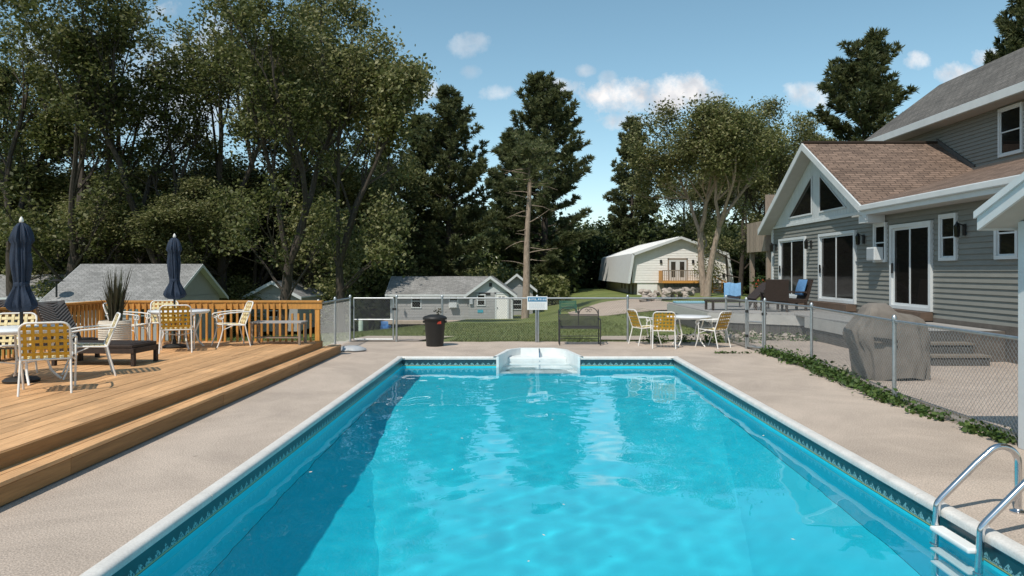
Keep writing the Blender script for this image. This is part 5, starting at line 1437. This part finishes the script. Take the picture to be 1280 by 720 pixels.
# ------------------------------------------------------------------ trees
def rot_toward(v, ang, az):
    v = v.normalized(); o = v.orthogonal().normalized(); q = Matrix.Rotation(az, 3, v) @ o
    return (v * math.cos(ang) + q * math.sin(ang)).normalized()
def broadleaf(seed, H, base, spread, r0, leaf, nclump_leaves, forks=3, lean=(0, 0), clump_r=.75, density=1.0, Rmax=3.2, low=2, nb0=5):
    """returns (wood MB, leaf points): a forked trunk with rising limbs, leaves in clumps round the twigs"""
    rr = random.Random(seed); wood = MB(); cl = []
    def limb(p, d, L_, r, depth, n):
        e = p + d * L_; h_ = math.hypot(e.x - lean[0] * e.z, e.y - lean[1] * e.z); lim = Rmax * max(.06, min(1, (H * 1.02 - e.z) / (H * .28))) ** .5
        if depth and h_ > lim:
            d = Vector((d.x * .55, d.y * .55, d.z + .25)).normalized(); L_ *= max(.3, min(1, lim / h_))
        if p.z + d.z * L_ > H: L_ = max(.35, (H - p.z) / max(.3, d.z))
        pts = [p.copy()]; rad = [r]; k = 5 if depth < 2 else 4
        for i in range(k):
            d = (d + Vector((rr.gauss(0, .13), rr.gauss(0, .13), rr.gauss(.05, .06)))).normalized()
            p = p + d * L_ / k; pts.append(p.copy()); rad.append(r * (1 - .62 * (i + 1) / k))
        wood.tube(pts, rad, 7 if depth == 0 else (5 if depth < 3 else 4), False)
        if depth >= 3:
            cl.append((pts[-1], 1.0)); cl.append(((pts[-2] + pts[-3]) * .5, .7)); return
        nb = n
        for b in range(nb):
            t = rr.uniform(.40, 1.0) if depth else rr.uniform(.30, 1.0)
            i = min(k - 1, int(t * k)); q = pts[i].lerp(pts[i + 1], t * k - i)
            limb(q, rot_toward(d, R(rr.uniform(28, 62)), rr.uniform(0, 6.28)), L_ * rr.uniform(.42, .66), max(.012, rad[i] * rr.uniform(.45, .62)), depth + 1, max(2, n - 1) if depth else 4)
        limb(pts[-1], d, L_ * .55, rad[-1], depth + 1, max(2, n - 1))
    # trunk
    p = Vector((0, 0, -.25)); d = Vector((lean[0], lean[1], 1)).normalized(); pts = [p]; rad = [r0 * 1.45]
    hb = base
    for i in range(6):
        d = (d + Vector((rr.gauss(0, .03), rr.gauss(0, .03), 0))).normalized(); p = p + d * (hb + .25) / 6; pts.append(p.copy()); rad.append(r0 * (1.12 - .05 * i) if i else r0 * 1.15)
    wood.tube(pts, rad, 10, False)
    for f in range(forks):
        az = f * 2 * math.pi / forks + rr.uniform(-.5, .5)
        dd = rot_toward(d, R(rr.uniform(8, 26) * spread), az)
        limb(p, dd, (H - hb) * rr.uniform(.50, .66), r0 * rr.uniform(.55, .75), 0, nb0)
    # a few low side limbs
    for f in range(low):
        i = rr.randint(3, 5); limb(pts[i], rot_toward(Vector((0, 0, 1)), R(rr.uniform(50, 80)), rr.uniform(0, 6.28)), (H - hb) * .26 * spread, r0 * .3, 1, 4)
    c = []
    for q, s in cl:
        n = max(4, int(nclump_leaves * s * rr.uniform(.5, 1.3) * density))
        g_ = RNG.normal(size=(n, 3)) * [clump_r * .55, clump_r * .55, clump_r * .38]
        c.append(np.array(q)[None] + g_)
    return wood, np.concatenate(c)
def add_tree(name, proto, loc, rz, s, label, cat='tree', group=None):
    t = empty(name, loc, rz, label, cat, group); t.scale = s if isinstance(s, tuple) else (s, s, s)
    for nm, me in proto: share(me, nm, t)
    return t
def proto_broad(seed, leafm, bark, leaf, n, **kw):
    w, c = broadleaf(seed, leaf=leaf, nclump_leaves=n, **kw)
    print('broad', seed, len(c), len(w.f))
    return [('trunk', w.mesh('trunk', MATS[bark], True)), ('crown', from_quads('crown', leaves(c, leaf), MATS[leafm]))]
PB = [proto_broad(1, 'leaf_oak', 'bark', .20, 36, H=19, base=5.0, spread=.75, r0=.26, forks=2, Rmax=3.0, low=3, clump_r=.52),
      proto_broad(2, 'leaf_oak', 'bark', .20, 30, H=21, base=4.5, spread=.9, r0=.29, forks=3, Rmax=3.4, low=3, clump_r=.52),
      proto_broad(3, 'leaf_light', 'bark', .195, 54, H=16, base=3.5, spread=.95, r0=.24, forks=3, Rmax=3.2, low=4, clump_r=.8),
      proto_broad(4, 'leaf_light', 'bark_pale', .20, 54, H=14.5, base=4.6, spread=1.2, r0=.24, forks=3, lean=(-.10, 0), Rmax=4.0, low=1),
      proto_broad(5, 'leaf_light', 'bark_pale', .20, 54, H=14.0, base=5.0, spread=1.1, r0=.22, forks=3, lean=(.12, 0), Rmax=3.8, low=0)]
def pine(seed, H, base, R0, r0, tuft=.42, dens=1.0, top_round=.5, droop=0.0, bare=False):
    rr = random.Random(seed); wood = MB(); tp, td = [], []
    pts = [Vector((rr.gauss(0, .04) * i * .3, rr.gauss(0, .04) * i * .3, -.2 + (H + .2) * i / 9)) for i in range(10)]
    wood.tube(pts, [r0 * (1.15 - i / 9 * 1.08) for i in range(10)], 9, False)
    def at(z):
        t = max(0, min(8.999, (z + .2) / (H + .2) * 9)); i = int(t); return pts[i].lerp(pts[i + 1], t - i)
    z = base
    while z < H - .15:
        f = (z - base) / (H - base)
        L0 = R0 * (min(1, (f + .2) / .42) ** .6) * (1 - f ** 3.0 * .80) if top_round > .3 else R0 * (1 - f) ** .85
        nb = rr.randint(5, 7)
        for b in range(nb):
            L_ = max(.35, L0 * rr.uniform(.62, 1.15)); az = rr.uniform(0, 6.28)
            el = R(-4 + 52 * f + rr.uniform(-9, 9)) - droop
            d = Vector((math.cos(az) * math.cos(el), math.sin(az) * math.cos(el), math.sin(el)))
            p = at(z + rr.uniform(-.2, .2)); bp_ = [p]; k = 5
            for i in range(k):
                d = (d + Vector((rr.gauss(0, .07), rr.gauss(0, .07), .085))).normalized(); p = p + d * L_ / k; bp_.append(p)
            wood.tube(bp_, [max(.010, r0 * .22 * (1 - .15 * i) * (1 - f * .6)) for i in range(k + 1)], 4, False)
            # side twigs carry the tufts
            nt_ = max(5, int(L_ * 6.2 * dens))
            for j in range(nt_):
                t = .25 + .75 * (j + rr.random()) / nt_; i = min(k - 1, int(t * k)); q = bp_[i].lerp(bp_[i + 1], t * k - i)
                sd = rot_toward(d, R(rr.uniform(35, 75)), rr.uniform(0, 6.28)); sd.z = abs(sd.z) * .5 + .12; sl_ = rr.uniform(.12, .55) * (1.2 - .5 * t)
                for u in (.35, .7, 1.0):
                    tp.append(q + sd * sl_ * u); td.append((sd + Vector((0, 0, .35))).normalized())
            tp.append(p); td.append(d)
        z += (H - base) / 26 * rr.uniform(.75, 1.25)
    tp.append(at(H - .02)); td.append(Vector((0, 0, 1)))
    c = np.array([tuple(q) for q in tp]); dd = np.array([tuple(q) for q in td])
    nn = 9; c = np.repeat(c, nn, 0); dd = np.repeat(dd, nn, 0)
    dr = dd + RNG.normal(size=dd.shape) * .5; dr /= np.linalg.norm(dr, axis=1)[:, None]
    L_ = tuft * RNG.uniform(.6, 1.2, len(c))[:, None]
    s = np.cross(dr, unit(len(c))); s /= np.linalg.norm(s, axis=1)[:, None] + 1e-6
    w = .042
    v = np.stack([c - s * w * .4, c + dr * L_ * .5 + s * w, c + dr * L_, c + dr * L_ * .5 - s * w], 1).reshape(-1, 3)
    print('pine', seed, len(v) // 4)
    return [('trunk', wood.mesh('trunk', MATS['bark'], True)), ('crown', from_quads('crown', v, MATS['needle']))]
PP = [pine(11, 19, 2.5, 3.7, .30), pine(12, 16, 4.0, 2.6, .22, dens=1.1), pine(13, 18.5, 1.5, 4.9, .32, dens=1.1, droop=.05)]
def spot(pxx, d, dz=0): x = px(pxx, d); return (x, d, gz(x, d) + dz)
# the stand of tall broadleaf trees behind the sun deck
L = [(12, 50, 0, .3, 1.3, 'tall forked tree at the left picture edge behind the near umbrella'),
     (82, 47.5, 1, 1.9, 1.3, 'tall dark-trunked tree behind the gap between two cottage roofs at left'),
     (150, 52, 0, 2.4, 1.3, 'tall tree rising behind the pale cottage roof above the planter'),
     (207, 49, 1, 4.0, 1.2, 'tall tree behind the far closed umbrella'),
     (276, 53, 0, 5.2, (1.35, 1.35, 1.5), 'tall dark tree left of the hidden cottage gable'),
     (350, 40, 1, .9, (1.0, 1.0, 1.05), 'thick dark-trunked tree in front of the hidden cottage gable'),
     (392, 58, 2, 2.0, (1.5, 1.5, 1.65), 'leafy tree right of the hidden cottage gable'),
     (426, 42, 2, 3.1, (1.05, 1.05, 1.22), 'rounded leafy tree at the right end of the broadleaf stand'),
     (110, 58, 2, 1.2, (1.5, 1.5, 1.0), 'leafy tree far back between the left cottages'),
     (235, 60, 2, 2.8, (1.5, 1.5, 1.05), 'leafy tree far back above the right end of the cottage roof'),
     (318, 57, 2, 3.6, (1.2, 1.2, 1.0), 'lower leafy tree spreading over the timber railing'),
     (40, 58, 1, 5.0, 1.25, 'tall tree behind the far cottage at the left edge'),
     (180, 57, 2, .4, (1.45, 1.45, .95), 'leafy tree between two tall trunks above the planter'),
     (420, 62, 2, 5.6, (1.1, 1.1, 1.0), 'low leafy tree beside the chain-link gate'),
     (248, 50, 2, 1.7, (.95, .95, .70), 'low leafy tree at the right end of the pale cottage roof'),
     (125, 51, 2, 4.2, (.95, .95, .72), 'low leafy tree just above the pale cottage ridge'),
     (466, 63, 2, 1.1, (1.2, 1.2, 1.08), 'lower leafy tree at the right edge of the stand above the gate'),
     (345, 62, 1, 2.6, (1.4, 1.4, 1.5), 'tall tree standing behind the hidden cottage gable')]
for (x_, d_, p_, rz, s, lb) in L: add_tree('broadleaf_tree', PB[p_], spot(x_, d_), rz, s, lb, group='broadleaf stand behind the deck')
P_ = [(561, 66, 0, .4, (1.2, 1.2, 1.10), 'tall pine with layered branches left of centre behind the long cottage'),
      (527, 70, 1, 1.4, (1.25, 1.25, 1.25), 'slimmer pine at the left of the two central-left pines'),
      (681, 88, 2, 2.2, (1.6, 1.6, 1.43), 'broad dense pine behind the bare pale trunk'),
      (640, 92, 1, .2, (1.5, 1.5, 1.35), 'pine hidden behind the left flank of the broad pine'),
      (790, 101, 1, 3.9, (1.4, 1.4, 1.45), 'slender pine behind the barn roof with sky on its left'),
      (1080, 62, 2, 5.0, (1.3, 1.3, 1.17), 'big pine standing above the lodge roof'),
      (1288, 40, 0, 1.0, (.8, .8, .98), 'pine tip at the upper right corner above the grey roof'),
      (478, 74, 0, 2.0, (1, 1, .95), 'pine half hidden behind the broadleaf stand edge')]
for (x_, d_, p_, rz, s, lb) in P_: add_tree('pine_tree', PP[p_], spot(x_, d_), rz, s, lb, group='pines')
# red pine with a bare pale trunk and dead branch stubs
t = empty('bare_pine', spot(656, 57), 0, 'tall bare pale pine trunk with dead side branches behind the sign', 'tree')
H = 13.6; m = MB(); tp = [Vector((.05 * i * .9 + .04 * math.sin(i), 0, -.3 + (H + .3) * i / 10)) for i in range(11)]
m.tube(tp, [.30 * (1.1 - i / 10 * .75) for i in range(11)], 12, False); m.build('trunk', MATS['bark_pale'], t, True, world=False)
rr = random.Random(5)
for k in range(17):
    z = 4.2 + k * .48; i = int((z + .3) / (H + .3) * 10); p = tp[i].lerp(tp[min(10, i + 1)], (z + .3) / (H + .3) * 10 - i); az = rr.choice([0, math.pi]) + rr.uniform(-.7, .7); L_ = rr.uniform(1.0, 2.6)
    q = [p]; d = Vector((math.cos(az), math.sin(az), rr.uniform(-.05, .3)))
    for j in range(4): d = (d + Vector((rr.gauss(0, .1), rr.gauss(0, .1), rr.gauss(-.05, .1)))).normalized(); q.append(q[-1] + d * L_ / 4)
    MB().tube(q, [.042, .034, .026, .018, .010], 5, False).build('dead_branch', MATS['bark_pale'], t, True, world=False)
top = tp[-1]
cr_c, cr_d = [], []
w = MB()
for k in range(34):
    az = rr.uniform(0, 6.28); el = rr.uniform(-.2, .9); d = Vector((math.cos(az) * math.cos(el), math.sin(az) * math.cos(el), math.sin(el))); L_ = rr.uniform(1.0, 2.3); st_ = top + Vector((0, 0, -rr.uniform(0, 3.0)))
    w.tube([st_, st_ + d * L_ * .5, st_ + d * L_ + Vector((0, 0, .15))], [.03, .02, .01], 4, False)
    for j in range(14): cr_c.append(tuple(st_ + d * L_ * rr.uniform(.35, 1.05) + Vector((rr.gauss(0, .22), rr.gauss(0, .22), rr.gauss(0, .18)))))
w.build('crown_limb', MATS['bark_pale'], t, True, world=False)
c = np.repeat(np.array(cr_c), 12, 0); dr = unit(len(c)); dr[:, 2] = np.abs(dr[:, 2]); s = np.cross(dr, unit(len(c))); s /= np.linalg.norm(s, axis=1)[:, None] + 1e-6
v = np.stack([c - s * .01, c + dr * .17 + s * .03, c + dr * .36, c + dr * .17 - s * .03], 1).reshape(-1, 3)
share(from_quads('crown', v, MATS['needle']), 'crown', t)
# forked trees by the barn and the grove behind it
add_tree('oak_tree', PB[4], spot(883.5, 52), 0, 1.0, 'forked pale-trunked oak standing in front of the barn')
add_tree('oak_tree', PB[3], spot(881, 52.6), 0, 1.0, 'slimmer forked oak touching the barn roof edge')
for (x_, d_, p_, rz, s, lb) in [(965, 60, 2, 1.0, (.9, .9, 1.0), 'leafy tree behind the weathered balcony of the lodge'), (925, 66, 2, 4.0, (.9, .9, 1.02), 'leafy tree right of the barn gable'), (1000, 62, 2, 2.5, (.8, .8, .95), 'leafy tree rising behind the lodge gable'), (940, 84, 1, .5, .8, 'tall background tree between barn and lodge'), (852, 100, 2, 3.3, (1.3, 1.3, 1.15), 'leafy tree behind the barn ridge'), (905, 98, 2, 1.9, (1.3, 1.3, 1.2), 'leafy tree behind the right side of the barn')]:
    add_tree('broadleaf_tree', PB[p_], spot(x_, d_), rz, s, lb, group='grove between barn and lodge')
# distant woods and undergrowth: one mass of foliage each
def mass(name, n, size, fx, label, mat):
    c = fx(n); o = bpy.data.objects.new(name, from_quads(name, leaves(c, size), MATS[mat])); COL.objects.link(o); tag(o, label, 'woods', kind='stuff')
def lump(x): return .5 + .5 * np.sin(x * .31 + 1) * np.sin(x * .117 + 2) + .25 * np.sin(x * .9) + .15 * np.sin(x * 2.3 + 1)
def far(n):
    y = RNG.uniform(86, 122, n); x = RNG.uniform(-1, 1, n) * y * .95; h = 7.6 + 3.2 * lump(x + y * .7) + .12 * (y - 86); z = -3 + h * RNG.uniform(0, 1, n) ** .8
    k = ~((x > 7) & (x < 24) & (y < 99)); return np.stack([x, y, z], 1)[k]
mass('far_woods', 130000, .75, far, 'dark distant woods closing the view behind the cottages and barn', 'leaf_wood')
def far2(n):
    y = RNG.uniform(97, 124, n); x = RNG.uniform(.02, .27, n) * y; h = 9.5 + 2.5 * lump(x * 1.9 + y); z = -3 + h * RNG.uniform(0, 1, n) ** .85
    return np.stack([x, y, z], 1)
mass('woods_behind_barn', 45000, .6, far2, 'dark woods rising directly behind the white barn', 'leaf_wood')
def under(n):
    y = RNG.uniform(62, 78, n); x = RNG.uniform(-.80, -.19, n) * y; h = 9.5 + 5.0 * lump(x * 1.3 + y); z = -2.6 + h * RNG.uniform(0, 1, n)
    return np.stack([x, y, z], 1)
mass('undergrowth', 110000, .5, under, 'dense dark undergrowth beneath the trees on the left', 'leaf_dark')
def under2(n):
    y = RNG.uniform(74, 84, n); x = RNG.uniform(-.20, .10, n) * y; keep = (x < 5) | (y > 90); x, y = x[keep], y[keep]; h = 2.6 + 2.2 * lump(x * 2 + y); z = -2.6 + h * RNG.uniform(0, 1, len(x))
    return np.stack([x, y, z], 1)
mass('shrub_belt', 26000, .42, under2, 'bright green shrubs at the foot of the central pines', 'leaf_oak')
def under3(n):
    y = RNG.uniform(72, 84, n); x = RNG.uniform(.27, .50, n) * y; h = 6 + 3 * lump(x * 1.7 + y); z = -1 + h * RNG.uniform(0, 1, n)
    return np.stack([x, y, z], 1)
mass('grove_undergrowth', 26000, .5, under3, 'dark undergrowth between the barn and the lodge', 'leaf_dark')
